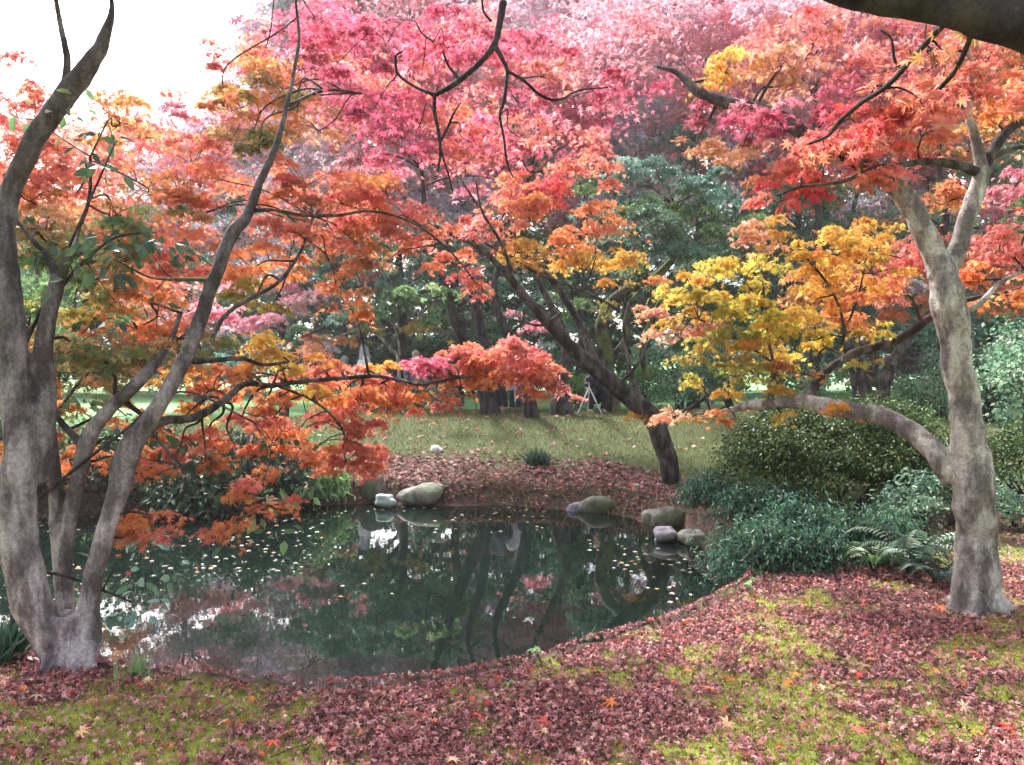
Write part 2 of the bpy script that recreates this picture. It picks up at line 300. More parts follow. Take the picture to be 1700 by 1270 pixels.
# leaf colours (leaf albedo; glare and haze are painted into the far pinks and greens)
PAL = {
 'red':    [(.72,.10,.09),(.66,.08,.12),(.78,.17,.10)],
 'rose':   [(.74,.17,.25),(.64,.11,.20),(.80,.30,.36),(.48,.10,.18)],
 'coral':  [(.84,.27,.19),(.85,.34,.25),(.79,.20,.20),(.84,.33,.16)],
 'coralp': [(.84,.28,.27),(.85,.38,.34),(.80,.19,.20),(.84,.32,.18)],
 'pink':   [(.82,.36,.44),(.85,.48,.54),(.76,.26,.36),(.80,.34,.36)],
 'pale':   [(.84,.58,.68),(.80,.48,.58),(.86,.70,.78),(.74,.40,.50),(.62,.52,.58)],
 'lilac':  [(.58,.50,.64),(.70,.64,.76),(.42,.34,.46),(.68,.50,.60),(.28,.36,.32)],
 'orange': [(.85,.33,.13),(.83,.27,.14),(.85,.40,.16),(.74,.25,.11)],
 'orangeg':[(.83,.31,.10),(.76,.36,.14),(.42,.36,.13),(.84,.42,.20),(.68,.22,.12)],
 'rust':   [(.64,.22,.12),(.74,.30,.16),(.50,.22,.12),(.44,.30,.14)],
 'peach':  [(.85,.46,.28),(.86,.55,.34),(.82,.38,.24),(.84,.42,.34)],
 'amber':  [(.86,.46,.10),(.85,.38,.10),(.84,.56,.14),(.60,.46,.12)],
 'yellow': [(.82,.60,.10),(.74,.60,.14),(.58,.58,.12),(.84,.50,.10),(.40,.46,.12)],
 'olive':  [(.42,.41,.12),(.55,.46,.12),(.29,.33,.10),(.66,.44,.14)],
 'greenm': [(.25,.33,.14),(.36,.42,.17),(.16,.25,.11),(.55,.36,.20),(.66,.34,.18)],
 'green':  [(.15,.28,.11),(.23,.38,.16),(.10,.20,.09),(.32,.42,.19)],
 'azalea': [(.05,.10,.03),(.08,.14,.04),(.03,.065,.02),(.15,.20,.06)],
 'teal':   [(.14,.28,.22),(.22,.40,.34),(.09,.19,.15),(.34,.50,.42)],
 'tealm':  [(.03,.075,.045),(.06,.15,.10),(.02,.05,.035),(.06,.11,.035),(.12,.26,.18)],
 'dark':   [(.11,.22,.15),(.17,.30,.18),(.08,.16,.12),(.27,.38,.25)],
 'deep':   [(.035,.075,.05),(.06,.12,.06),(.03,.06,.045),(.09,.14,.07)],
 'darkm':  [(.14,.13,.15),(.22,.14,.18),(.10,.12,.12),(.30,.22,.26)],
 'bright': [(.22,.45,.14),(.34,.55,.22),(.12,.28,.10),(.42,.55,.30)],
 'mint':   [(.30,.50,.33),(.18,.36,.22),(.50,.62,.45),(.08,.18,.10)],
}
def pad(acc, c, r, pal, cover=1.5, size=0.06, tmpl='m5', per=45, flat=0.12, droop=0.36, yaw=None):
    """a spray of leaves: an uneven heap of drooping discs inside an ellipsoid; returns the disc centres"""
    c = np.array(c, float); r = np.array(r, float)
    n = int(1.75 * cover * math.pi * r[0] * r[2] / (AREA[tmpl] * size * size)) + 6
    k = max(3, int(n / per)); P = np.array(PAL[pal])
    u = nrm(rng.normal(size=(k, 3))) * (rng.random((k, 1)) ** 0.45); cc = c + u * r
    w = rng.dirichlet(np.ones(k) * 2.2); cnt = np.maximum(3, (w * n).astype(int)); ci = np.repeat(np.arange(k), cnt); N = len(ci)
    rc = np.clip(0.42 * (r[0] * r[2] * r[1]) ** (1 / 3), 2.2 * size, 1e9) * 1.15 * (0.7 + 0.6 * rng.random(k))
    off = rng.normal(size=(N, 3)) * rc[ci][:, None] * np.array([.52, .52, flat]); rad = np.hypot(off[:, 0], off[:, 1])
    off[:, 2] -= droop * rad ** 2 / rc[ci]
    hor = off.copy(); hor[:, 2] = 0
    tip = nrm(nrm(hor) * 0.8 + rng.normal(size=(N, 3)) * 0.55 + np.array([0, 0, -0.55]))
    nor = nrm(rng.normal(size=(N, 3)) * 0.75 + np.array([0, -0.25, 0.9]))
    base = P[rng.integers(0, len(P), k)] * (0.62 + 0.6 * rng.random((k, 1))) * rng.uniform(.82, 1.15)
    own = P[rng.integers(0, len(P), N)]
    mix = rng.random((N, 1)) ** 1.5
    col = (base[ci] * (1 - mix) + own * mix) * (0.72 + 0.5 * rng.random((N, 1)))
    col = np.clip(col, 0.005, 0.86)
    put(acc, cc[ci] + off, tip, nor, size * (0.7 + 0.6 * rng.random(N)), col, tmpl)
    return cc

# ------------------------------------------------------------------ stems
def spline(P, n_per=5):
    P = np.asarray(P, float)
    if len(P) < 3:
        t = np.linspace(0, 1, n_per + 1)[:, None]; return P[0] * (1 - t) + P[-1] * t
    Q = np.vstack([2 * P[0] - P[1], P, 2 * P[-1] - P[-2]]); out = []
    for i in range(1, len(Q) - 2):
        t = np.linspace(0, 1, n_per, endpoint=False)[:, None]
        a, b, c, d = Q[i - 1], Q[i], Q[i + 1], Q[i + 2]
        out.append(0.5 * ((2 * b) + (-a + c) * t + (2 * a - 5 * b + 4 * c - d) * t * t + (-a + 3 * b - 3 * c + d) * t ** 3))
    out.append(P[-1][None]); return np.vstack(out)
def tube(acc, P, rad, sides=8, rough=0.0, col=(.5, .5, .5)):
    P = np.asarray(P, float); rad = np.asarray(rad, float); n = len(P)
    T = nrm(np.gradient(P, axis=0)); ref = np.array([0.0, 0, 1]) if abs(T[0][2]) < .9 else np.array([1.0, 0, 0])
    u = nrm(np.cross(T[0], ref)); rings = []
    ph = rng.random(3) * 6.28
    for i in range(n):
        u = nrm(u - np.dot(u, T[i]) * T[i]); v = np.cross(T[i], u)
        a = np.arange(sides) * 2 * math.pi / sides
        rr = rad[i] * (1 + rough * (0.5 * np.sin(2 * a + ph[0] + i * .06) + 0.35 * np.sin(3 * a + ph[1] - i * .05) + 0.3 * rng.normal(size=sides) * 0.5))
        rings.append(P[i] + rr[:, None] * (np.cos(a)[:, None] * u + np.sin(a)[:, None] * v))
    V = np.vstack(rings); k = np.arange(sides); f = []
    for i in range(n - 1):
        f.append(np.stack([i * sides + k, i * sides + (k + 1) % sides, (i + 1) * sides + (k + 1) % sides, (i + 1) * sides + k], -1))
    acc.add(V, [np.vstack(f), k[::-1][None], ((n - 1) * sides + k)[None]], col)
def fuse(acc, name, voxel, smooth_it=3):
    """weld overlapping closed tubes into one continuous skin"""
    me = acc.mesh(name); o = bpy.data.objects.new(name, me); link(o)
    m = o.modifiers.new("r", 'REMESH'); m.mode = 'VOXEL'; m.voxel_size = voxel; m.use_smooth_shade = True
    if smooth_it:
        s = o.modifiers.new("s", 'SMOOTH'); s.iterations = smooth_it; s.factor = 0.6
    dg = bpy.context.evaluated_depsgraph_get(); dg.update()
    new = bpy.data.meshes.new_from_object(o.evaluated_get(dg)); bpy.data.objects.remove(o); bpy.data.meshes.remove(me)
    new.name = name; return new
def mesh_obj(name, me, mat, parent):
    if parent is not None:
        p = parent.location if parent.parent is None else parent.parent.location + parent.location
        n = len(me.vertices); co = np.empty(n * 3, np.float32); me.vertices.foreach_get("co", co)
        co = co.reshape(-1, 3) - np.array(p, np.float32); me.vertices.foreach_set("co", co.ravel()); me.update()
    me.materials.clear(); me.materials.append(mat); o = bpy.data.objects.new(name, me); link(o); o.parent = parent; return o

def wstroke(s):      # (px, py, depth, width_px) -> points and radii
    return np.array([at(a, b, d) for a, b, d, w in s]), np.array([px2m(w, d) / 2 for a, b, d, w in s])
def connect(tw, nodes, target, r0=0.012, jitter=0.06, maxlen=3.5):
    """a twig grown from the nearest limb to a leaf spray"""
    P, Rr = nodes; d = P - target; dist = np.sqrt(d[:, 0] ** 2 + d[:, 1] ** 2 + (d[:, 2] * 1.2) ** 2) + 0.8 * np.maximum(0, P[:, 2] - target[2] - .1) * 0
    i = int(np.argmin(dist)); a = P[i]; L = np.linalg.norm(target - a)
    if L < 0.05 or L > maxlen: return
    m1 = a * .65 + target * .35 + rng.normal(size=3) * jitter * L + np.array([0, 0, .10 * L]); m2 = a * .3 + target * .7 + rng.normal(size=3) * jitter * L + np.array([0, 0, .08 * L])
    pts = spline([a, m1, m2, target], 5); r = np.linspace(min(r0, Rr[i] * .7), r0 * .35, len(pts)); tube(tw, pts, r, 5, .1)
    return pts, r
def tree(name, label, base, strokes, pads, bark, cat="tree", group=None, voxel=0.014, leaf=0.06, tmpl='m5', twig=0.009, cover=1.0, leafmat=None, twig_branch=True, per=45, rough=0.035, wscale=1.0, dark=(), shade_bark=None, roots=0):
    base = np.array(base, float); root = thing(name, base, label, cat, group)
    a = Acc(); PP = []; RR = []; thins = []; limbs = []; has = False
    for q in range(6 if roots else 0):
        ang = q * 1.05 + rng.uniform(-.3, .3); o = np.array([math.cos(ang), math.sin(ang), 0]); e1 = base + o * roots * 1.7
        tube(a, spline([base + o * roots * .35 + [0, 0, .30], base + o * roots * .8 + [0, 0, .10], e1 + [0, 0, .0], e1 + o * roots * .8 + [0, 0, -.07]], 5), np.linspace(roots * .55, roots * .16, 16), 12, .08)
    for si, s in enumerate(strokes):
        P, r = wstroke(s) if len(s[0]) == 4 and not isinstance(s, np.ndarray) else (s[:, :3], s[:, 3])
        r = r * wscale; pr = spline(np.hstack([P, r[:, None]]), 6); P = pr[:, :3]; r = np.maximum(pr[:, 3], .003)
        wob = np.cumsum(rng.normal(size=(len(P), 3)), 0); wob = (wob - np.linspace(0, 1, len(P))[:, None] * wob[-1]) * 0.06
        P = P + wob * r[:, None]
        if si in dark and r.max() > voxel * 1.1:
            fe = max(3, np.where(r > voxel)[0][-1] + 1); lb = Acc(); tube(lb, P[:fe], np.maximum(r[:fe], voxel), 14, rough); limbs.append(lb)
        elif r.max() > voxel * 1.1:
            fe = np.where(r > voxel * 1.0)[0][-1] + 1; fe = max(fe, 3); tube(a, P[:fe], np.maximum(r[:fe], voxel * 1.0), 14, rough); has = True
        if r.min() < voxel * 1.6:
            if r.max() > voxel * 1.1:      # only the slender end that the welded skin cannot carry
                fat = np.where(r > voxel * 1.15)[0]; q = max(0, (fat[-1] if len(fat) else 0) - 1)
            else: q = 0
            if len(P) - q >= 3: th = Acc(); tube(th, P[q:], np.minimum(r[q:], voxel * 1.05 if q else 9), 7, rough); thins.append(th)
        PP.append(P); RR.append(r)
    nodes = (np.vstack(PP), np.concatenate(RR)); nodes0 = nodes
    if has: mesh_obj("trunk", fuse(a, "trunk", voxel), bark, root)
    cr = Acc()
    for p in pads:
        if len(p) == 7:
            px, py, rx, ry, d, pal, cv = p; c = at(px, py, d); rr = (px2m(rx, d), px2m((rx + ry) / 2, d) * .9, px2m(ry, d))
        else: c, rr, pal, cv = p
        cc = pad(cr, c, rr, pal, cv * cover, leaf, tmpl, per=per)
        if twig_branch:
            thin = Acc()
            res = connect(thin, nodes0, np.array(c) + np.array([0, 0, -rr[2] * .35]), twig * (1.0 + min(1.5, rr[0])), maxlen=1.25 if leaf < .05 else 4)
            if res is not None:
                nd_ = res; sub = cc[rng.permutation(len(cc))[:min(len(cc), 7)]]
                for t in sub: connect(thin, nd_, t, twig * .55, .05)
            if thin.n: thins.append(thin)
    for lb in limbs: mesh_obj("limb", fuse(lb, "limb", voxel), shade_bark, root)  # backlit limbs and thin branches: shade put into a darker bark colour
    for th in thins: th.obj("branch", shade_bark or bark, root, True)
    if cr.n: cr.obj("crown", leafmat or M_LEAF, root)
    return root
#@@TREES
# ================================================================== foreground tree on the left
b0 = at(112, 1100, 4.25); b0[2] = g(b0[0], b0[1])
L_str = [
 [(108,1118,4.25,76),(96,1085,4.24,76),(64,1000,4.2,84),(46,900,4.2,80),(36,800,4.2,78),(38,735,4.22,72),(30,660,4.25,64),(26,560,4.28,56),(16,460,4.3,48),(12,380,4.3,43),(28,300,4.3,42),(58,225,4.28,44),(92,180,4.28,44),(130,130,4.27,46),(164,85,4.25,34),(180,45,4.22,22),(186,10,4.2,12),(180,-30,4.2,6)],
 [(92,190,4.28,34),(108,145,4.27,20),(112,95,4.26,16),(100,35,4.25,13),(88,-30,4.25,10)],
 [(60,800,4.3,44),(70,730,4.32,44),(76,650,4.34,42),(72,580,4.34,40),(84,510,4.34,34),(98,455,4.34,33)],
 [(98,465,4.34,28),(78,425,4.4,15),(55,400,4.4,13),(30,370,4.4,11),(-10,330,4.4,9)],
 [(98,465,4.34,26),(118,420,4.36,15),(130,380,4.5,11),(148,330,4.6,8),(150,260,4.6,6)],
 [(118,1100,4.4,40),(114,1040,4.45,32),(100,960,4.5,26),(92,880,4.5,25),(92,800,4.5,28),(84,730,4.5,30),(78,670,4.4,28)],
 [(112,1040,4.45,36),(105,950,4.5,36),(112,880,4.5,34),(126,800,4.5,34),(145,730,4.48,38),(175,685,4.46,30),(215,645,4.45,30),(243,618,4.45,27),(262,598,4.5,20),(285,560,4.6,14),(300,520,4.7,10)],
 [(140,745,4.48,20),(110,710,4.5,16),(92,690,4.5,14)],
 [(190,650,4.46,18),(225,680,4.5,13),(258,702,4.5,10)],
 [(138,1118,4.25,64),(140,1070,4.26,62),(140,1000,4.27,46),(158,930,4.28,42),(185,840,4.3,44),(203,760,4.32,56),(222,720,4.33,46),(262,665,4.34,36),(300,590,4.4,35),(330,520,4.45,33),(352,460,4.5,30),(380,390,4.6,30),(412,350,4.65,24),(432,300,4.7,19),(460,240,4.8,15),(478,170,4.9,11),(490,110,5.0,9),(497,60,5.1,7),(492,0,5.2,5),(500,-40,5.2,3)],
 [(245,710,4.34,30),(275,697,4.4,22),(325,690,4.6,20),(370,665,4.8,18),(405,637,4.9,15),(450,640,5.1,13),(500,633,5.3,12),(560,627,5.5,11),(620,622,5.7,10),(670,632,5.9,9),(705,637,6.0,8),(745,628,6.2,7),(800,624,6.4,6),(860,622,6.6,5),(910,632,6.8,3.5)],
 [(320,600,4.42,20),(350,600,4.5,14),(400,596,4.7,12),(440,606,4.9,9),(480,600,5.1,6)],
 [(415,350,4.65,14),(455,348,4.75,10),(500,356,4.9,9),(560,357,5.1,8),(620,350,5.3,6),(690,372,5.5,5),(750,420,5.7,4),(790,470,5.8,2.5)],
 [(352,560,4.45,14),(375,520,4.6,12),(420,492,4.8,11),(465,465,5.0,9),(500,415,5.3,7),(520,360,5.5,5)],
 [(350,465,4.5,11),(310,463,4.5,8),(250,460,4.5,6),(190,430,4.6,4)],
 [(240,700,4.34,9),(270,740,4.4,7),(320,790,4.45,5),(370,840,4.5,4),(400,860,4.5,3)],
 [(180,860,4.3,9),(215,850,4.3,6),(250,855,4.35,4)],
 [(478,175,4.9,8),(540,150,5.2,7),(600,155,5.5,5)],
 [(460,640,5.1,7),(520,665,5.3,6),(560,700,5.5,5),(575,730,5.6,4)],
 [(462,615,5.0,5),(447,655,4.9,5)],
]
c_ = 1.0
L_pads = [
 (110,620,90,35,5.4,'greenm',1.3),(200,630,80,25,5.6,'greenm',1.0),(330,615,50,25,5.5,'amber',1.0),(60,640,80,40,5.3,'orangeg',1.2),(380,650,50,26,5.6,'orange',1.1),(150,420,90,60,6.2,'green',1.2),(60,470,80,60,6.2,'green',1.2),(230,470,90,50,6.2,'orange',1.1),(120,350,90,50,6.2,'orangeg',1.1),
 (350,500,70,40,6.2,'pink',1.1),(270,610,60,26,6.0,'orangeg',.9),(40,740,70,50,5.4,'orangeg',1.0),(120,760,60,40,5.4,'orange',.9),(480,430,60,40,6.2,'orangeg',1.0),(545,350,70,35,6.3,'coralp',1.1),(420,320,60,40,6.2,'coral',1.1),(255,230,60,40,6.3,'coral',1.0),(150,230,70,40,6.3,'coralp',1.0),
 (520,615,50,28,5.8,'coral',1.2),(560,650,50,30,6.0,'orange',1.2),(640,680,40,26,6.0,'orange',1.0),(730,600,40,24,6.4,'rose',1.3),(780,620,50,30,6.5,'coral',1.3),(840,575,45,16,6.5,'coralp',1.3),(870,615,60,26,6.7,'coral',1.3),
 (30,150,60,30,5.4,'coralp',.8),(110,200,50,30,5.6,'coral',.8),(260,200,60,26,6.0,'coralp',1.0),(300,165,40,16,6.2,'coralp',.7),(200,160,36,18,5.8,'coralp',.6),(20,110,50,24,5.3,'coralp',.5),(360,90,36,26,6.3,'coralp',.7),(320,185,50,24,6.0,'pink',.9),(370,120,44,26,6.2,'coralp',.9),(410,60,50,26,6.4,'pink',.8),(210,215,50,24,5.8,'orangeg',.9),(400,170,60,26,6.0,'orange',1.0),
 (30,180,70,45,5.0,'coralp',1.1),(-60,240,100,80,5.0,'coral',1.1),(50,280,90,60,5.2,'coral',1.2),(200,190,60,50,5.2,'orangeg',1.0),(125,305,80,50,5.2,'coralp',1.2),(-60,430,90,90,4.9,'orangeg',1.1),
 (245,300,70,60,5.4,'orangeg',1.1),(90,395,90,50,4.7,'greenm',1.8),(190,370,80,45,4.9,'greenm',1.6),(100,450,80,36,4.75,'green',1.4),(210,425,60,30,4.9,'greenm',1.3),(250,585,80,26,4.8,'greenm',1.4),(130,560,70,26,4.7,'greenm',1.3),(330,350,50,26,5.3,'greenm',1.0),(470,150,60,30,5.4,'greenm',1.0),(430,240,60,30,5.4,'greenm',1.0),(560,480,50,20,5.9,'rust',1.0),(60,330,60,26,5.0,'orangeg',1.2),(320,260,80,55,5.6,'coral',1.1),(330,340,60,45,5.5,'coralp',1.1),
 (245,395,90,50,5.4,'coral',1.1),(300,450,90,50,5.4,'coral',1.1),(190,470,60,45,5.0,'orangeg',1.0),(120,500,80,40,5.0,'olive',1.1),(225,530,110,45,5.2,'orange',1.2),(40,540,70,70,4.8,'orangeg',1.0),
 (70,590,80,50,4.7,'greenm',1.0),(180,595,100,36,4.7,'greenm',1.7),(300,572,80,26,4.7,'greenm',1.6),(100,670,80,50,4.8,'orangeg',1.0),(210,680,50,30,4.9,'orange',.8),
 (340,640,60,50,5.1,'orange',1.0),(350,725,60,40,5.1,'coral',.9),(250,740,50,30,4.9,'orange',.9),(400,690,55,40,5.2,'coral',1.0),(300,690,40,30,5.1,'amber',.8),
 (470,130,80,55,5.6,'orangeg',1.1),(430,90,80,50,5.9,'coralp',.9),(520,60,80,60,6.2,'rose',1.0),(420,200,80,50,5.6,'orangeg',1.1),(530,200,70,50,5.8,'peach',.9),(370,145,50,40,5.8,'orangeg',.9),
 (510,290,80,50,5.6,'coral',1.2),(590,330,80,45,5.7,'coral',1.2),(460,370,70,40,5.3,'coralp',1.1),(420,430,70,45,5.3,'orange',1.1),(560,385,80,40,5.8,'coral',1.1),(640,300,60,40,5.9,'orange',1.0),
 (570,450,50,45,5.8,'rust',1.1),(580,500,45,30,5.8,'orange',1.0),(500,330,60,40,5.5,'rust',1.0),(400,480,50,30,5.2,'olive',1.0),(450,500,60,25,5.5,'olive',.8),(655,345,90,40,5.9,'coralp',1.3),(700,385,80,35,6.0,'coralp',1.2),
 (640,430,70,22,6.1,'rust',.9),(752,430,45,26,6.0,'coral',1.1),(775,455,34,24,6.0,'coralp',1.1),(800,484,22,14,6.0,'coral',1.0),(600,400,70,30,5.9,'orangeg',.9),
 (440,560,60,30,5.2,'amber',1.0),(400,610,60,35,5.1,'orangeg',1.0),(470,600,60,35,5.2,'amber',1.1),(540,610,50,25,5.5,'coral',1.1),(520,650,60,35,5.4,'amber',1.1),(600,650,45,45,5.7,'orange',1.3),(460,660,60,35,5.2,'orange',1.1),
 (585,690,50,35,5.7,'coral',1.2),(620,750,44,42,5.8,'coral',2.0),(570,765,52,32,5.7,'coral',1.8),(600,720,40,20,5.8,'coral',1.6),(510,745,50,24,5.5,'orange',1.3),(470,720,50,24,5.6,'orange',1.1),(540,690,50,26,5.7,'coral',1.2),(500,700,50,25,5.4,'orange',.8),
 (675,640,42,32,6.0,'orange',1.2),(645,610,40,15,6.0,'amber',.9),(700,602,38,22,6.2,'rose',1.3),(700,672,35,22,6.1,'coral',.9),(735,650,28,18,6.2,'rust',.9),
 (760,605,45,36,6.3,'coral',1.3),(800,585,45,28,6.4,'coral',1.4),(850,590,50,30,6.5,'coralp',1.4),(890,612,40,28,6.6,'coral',1.3),(920,634,32,18,6.7,'coralp',1.4),(790,590,60,30,6.6,'coral',1.6),(850,585,60,26,6.7,'coralp',1.6),(900,615,50,26,6.8,'coral',1.6),(830,625,70,24,6.7,'coral',1.5),(720,610,40,22,6.5,'rose',1.5),(690,600,30,16,6.6,'rose',1.5),(590,622,70,16,5.9,'coral',1.8),(620,640,50,20,5.9,'coral',1.6),(640,650,50,30,6.2,'orange',1.3),(820,620,60,24,6.4,'orange',1.2),(765,650,18,22,6.3,'orange',1.2),(890,645,45,14,6.6,'orange',1.1),(945,655,22,9,6.8,'coralp',1.0),
 (300,740,60,26,4.9,'coral',1.1),(390,730,60,26,5.1,'orange',1.2),(440,700,50,26,5.3,'coral',1.2),(270,700,44,24,4.9,'orange',1.1),(200,760,34,24,4.6,'orange',.9),(500,760,44,20,5.3,'coral',1.2),(420,800,40,22,4.65,'coral',1.2),(470,835,34,14,4.7,'coral',1.1),(360,880,30,14,4.6,'coral',1.2),(235,780,40,22,4.5,'coral',1.0),(250,885,50,14,4.4,'coral',1.2),(340,760,50,22,4.9,'orange',1.0),(240,865,45,22,4.4,'orange',1.3),(215,885,30,14,4.4,'orange',1.0),(280,860,25,22,4.4,'coral',1.0),(415,830,40,20,4.6,'orange',1.1),(385,870,32,16,4.6,'orange',1.1),(370,890,20,10,4.6,'coral',1.0),(470,845,30,10,4.7,'orange',.9),(260,790,38,18,4.5,'orange',.9),(430,790,35,14,4.8,'orange',.8),
]
tree("maple_tree", "pale maple of several stems on the near bank, left of the pond", b0, L_str, L_pads, BARK_L, "maple tree", wscale=.75, shade_bark=BARK_M, dark=(1, 3, 4, 7, 8, 10, 11, 12, 13), roots=.10, leaf=0.034, tmpl='m7', cover=1.0, voxel=0.011)

# ================================================================== foreground tree on the right
b1 = at(1625, 1005, 5.15); b1[2] = g(b1[0], b1[1])
R_str = [
 [(1625,1030,5.15,96),(1625,1000,5.15,80),(1612,930,5.15,74),(1600,860,5.15,70),(1590,780,5.15,70),(1585,700,5.15,54),(1576,620,5.15,54),(1568,560,5.15,52),(1560,500,5.15,54),(1550,450,5.16,50),(1535,410,5.17,42),(1518,370,5.18,40),(1498,330,5.2,38),(1468,294,5.24,33),(1450,284,5.26,22)],
 [(1462,290,5.25,36),(1440,276,5.27,33),(1415,266,5.3,29),(1380,250,5.35,24),(1340,228,5.4,26),(1290,195,5.5,28),(1240,180,5.6,26),(1190,165,5.7,22),(1150,145,5.8,18),(1125,120,5.9,12),(1090,110,6.0,8)],
 [(1655,1035,5.12,52),(1644,1005,5.12,46),(1630,930,5.12,40),(1608,850,5.15,30),(1594,760,5.15,14)],
 [(1596,1035,5.12,50),(1598,1000,5.12,40),(1596,930,5.13,28),(1598,850,5.15,20),(1594,780,5.15,10)],
 [(1568,560,5.16,24),(1564,500,5.16,38),(1572,455,5.18,40),(1586,420,5.2,35),(1598,380,5.22,31),(1615,330,5.25,32),(1627,280,5.27,26),(1618,230,5.3,18),(1608,180,5.3,15),(1612,120,5.3,12),(1600,50,5.3,9)],
 [(1627,290,5.27,22),(1650,250,5.3,20),(1675,215,5.4,18),(1710,195,5.5,16),(1760,170,5.6,12)],
 [(1640,265,5.3,14),(1690,245,5.35,9),(1740,245,5.5,6)],
 [(1620,285,5.27,20),(1590,275,5.2,18),(1545,266,5.1,15),(1500,272,5.0,12),(1460,275,4.95,9),(1400,300,4.95,7),(1330,310,5.0,5),(1290,325,5.0,4)],
 [(1585,800,5.15,44),(1560,765,5.2,42),(1520,728,5.35,38),(1470,702,5.5,35),(1410,685,5.65,34),(1360,676,5.8,32),(1330,668,5.9,28),(1290,672,6.0,22),(1250,673,6.1,20),(1215,680,6.2,12),(1180,690,6.3,8)],
 [(1340,668,5.9,24),(1362,630,6.0,17),(1388,605,6.1,15),(1420,588,6.2,18),(1450,578,6.3,18),(1500,560,6.3,18),(1545,528,6.2,15),(1600,500,6.1,11),(1650,490,6.0,9),(1710,475,5.9,7)],
 [(1300,668,6.0,9),(1288,620,6.1,7),(1278,575,6.1,6),(1270,520,6.1,4)],
 [(1395,605,6.1,9),(1400,540,6.0,6),(1380,480,5.9,5),(1340,430,5.8,4)],
 [(1400,560,6.0,6),(1425,490,5.9,4),(1440,420,5.8,3)],
 [(1280,600,6.1,5),(1220,560,6.2,4),(1160,530,6.3,3)],
 [(1570,525,5.15,18),(1620,508,5.3,13),(1660,470,5.4,10),(1710,445,5.5,8)],
]
R_pads = [
 (1150,470,55,30,6.3,'amber',1.0),(1220,450,60,30,6.2,'yellow',1.0),(1200,500,60,30,6.2,'yellow',1.0),(1280,490,60,40,6.0,'yellow',1.0),(1340,430,70,40,5.8,'amber',1.0),(1270,400,60,30,5.9,'peach',.9),(1400,390,60,45,5.7,'amber',1.0),
 (1450,440,60,45,5.7,'amber',1.0),(1350,490,70,45,5.9,'amber',1.0),(1430,510,50,35,5.9,'orange',1.0),(1500,480,50,30,6.0,'coralp',.9),(1090,515,45,20,6.4,'peach',1.1),(1130,540,70,24,6.3,'peach',1.0),(1200,555,70,30,6.2,'olive',1.0),
 (1280,560,60,40,6.1,'amber',1.0),(1340,550,50,40,6.0,'yellow',1.0),(1400,560,50,25,6.1,'yellow',.9),(1250,610,60,30,6.1,'olive',.9),(1160,590,50,28,6.3,'olive',.8),(1290,640,35,22,6.0,'amber',.9),(1330,610,40,25,6.0,'orange',.7),(1210,650,45,14,6.2,'amber',.7),
 (1140,690,70,12,6.6,'peach',.8),(1220,690,45,18,6.2,'orange',.8),(1295,690,20,16,5.9,'yellow',1.1),(1415,678,40,10,5.6,'amber',1.2),(1385,670,25,8,5.7,'peach',1.1),(1450,600,35,10,6.2,'olive',1.0),
 (1470,550,35,14,6.2,'yellow',.8),(1240,530,50,30,6.1,'yellow',.9),
 (1120,480,50,22,6.6,'yellow',1.0),(1180,430,40,20,6.5,'yellow',1.0),(1250,440,70,26,6.4,'yellow',1.1),(1320,380,60,26,6.2,'amber',1.1),(1170,520,60,20,6.6,'amber',1.1),(1230,500,60,24,6.6,'yellow',1.1),(1300,520,70,26,6.5,'yellow',1.1),(1370,460,60,30,6.3,'amber',1.1),(1440,400,60,26,6.2,'amber',1.1),(1480,370,50,24,6.2,'amber',1.0),
 (1180,560,60,18,6.7,'yellow',1.0),(1250,570,60,20,6.7,'olive',1.0),(1320,590,50,24,6.6,'yellow',1.0),(1380,520,60,26,6.5,'orange',1.0),(1450,470,60,30,6.4,'orange',1.1),(1100,540,40,14,6.8,'amber',.9),(1220,610,60,20,6.6,'olive',.8),(1160,630,40,16,6.6,'yellow',.6),(1280,360,40,18,6.3,'peach',.9),
 # upper crown
 (1330,310,60,40,5.2,'red',1.2),(1290,270,60,40,5.4,'coral',1.1),(1400,240,80,50,5.1,'coral',1.3),(1470,200,70,50,5.1,'red',1.2),(1380,170,70,50,5.3,'rose',1.1),(1250,210,60,35,5.6,'rose',1.1),(1180,190,50,35,5.8,'rose',1.0),
 (1430,250,60,30,4.8,'coral',1.2),(1360,240,50,28,4.9,'red',1.2),(1300,200,60,28,5.0,'rose',1.2),(1230,175,45,22,5.2,'rose',1.0),(1480,290,50,22,4.85,'coral',.9),(1530,210,70,50,5.0,'coral',1.1),(1480,280,60,22,5.0,'coral',1.2),(1560,160,70,50,5.1,'coralp',1.1),(1630,120,60,50,5.2,'coral',1.1),(1540,100,80,50,5.3,'coral',1.0),(1440,110,80,50,5.5,'coralp',1.0),(1300,120,80,50,5.8,'peach',1.1),(1220,110,60,45,6.0,'amber',.9),(1350,60,90,50,5.9,'coralp',1.0),
 (1290,330,40,20,5.1,'coral',1.0),(1600,320,60,35,5.6,'orangeg',.9),(1680,300,50,50,5.7,'pink',1.0),(1560,330,40,30,5.6,'rust',.9),(1660,400,60,50,5.6,'coralp',1.1),(1620,460,50,30,5.6,'orange',1.2),(1680,490,60,35,5.7,'orange',1.2),(1740,440,60,60,5.7,'coral',1.0),
 (1520,420,40,40,5.7,'coral',1.0),(1650,190,50,40,5.4,'orangeg',1.0),(1700,150,50,60,5.5,'coral',1.0),(1230,250,70,30,5.7,'peach',1.0),(1150,250,60,28,6.0,'peach',1.0),(1760,280,70,70,5.7,'coral',1.0),(1680,350,50,25,5.6,'green',.6),
]
tree("maple_tree", "pale grey maple on the right near bank, its low limb reaching over the shrubs", b1, R_str, R_pads, BARK_R, "maple tree", wscale=.90, roots=.12, dark=(1, 5, 6, 7, 9, 13), shade_bark=BARK_M, leaf=0.035, tmpl='m7', cover=1.0, voxel=0.013)

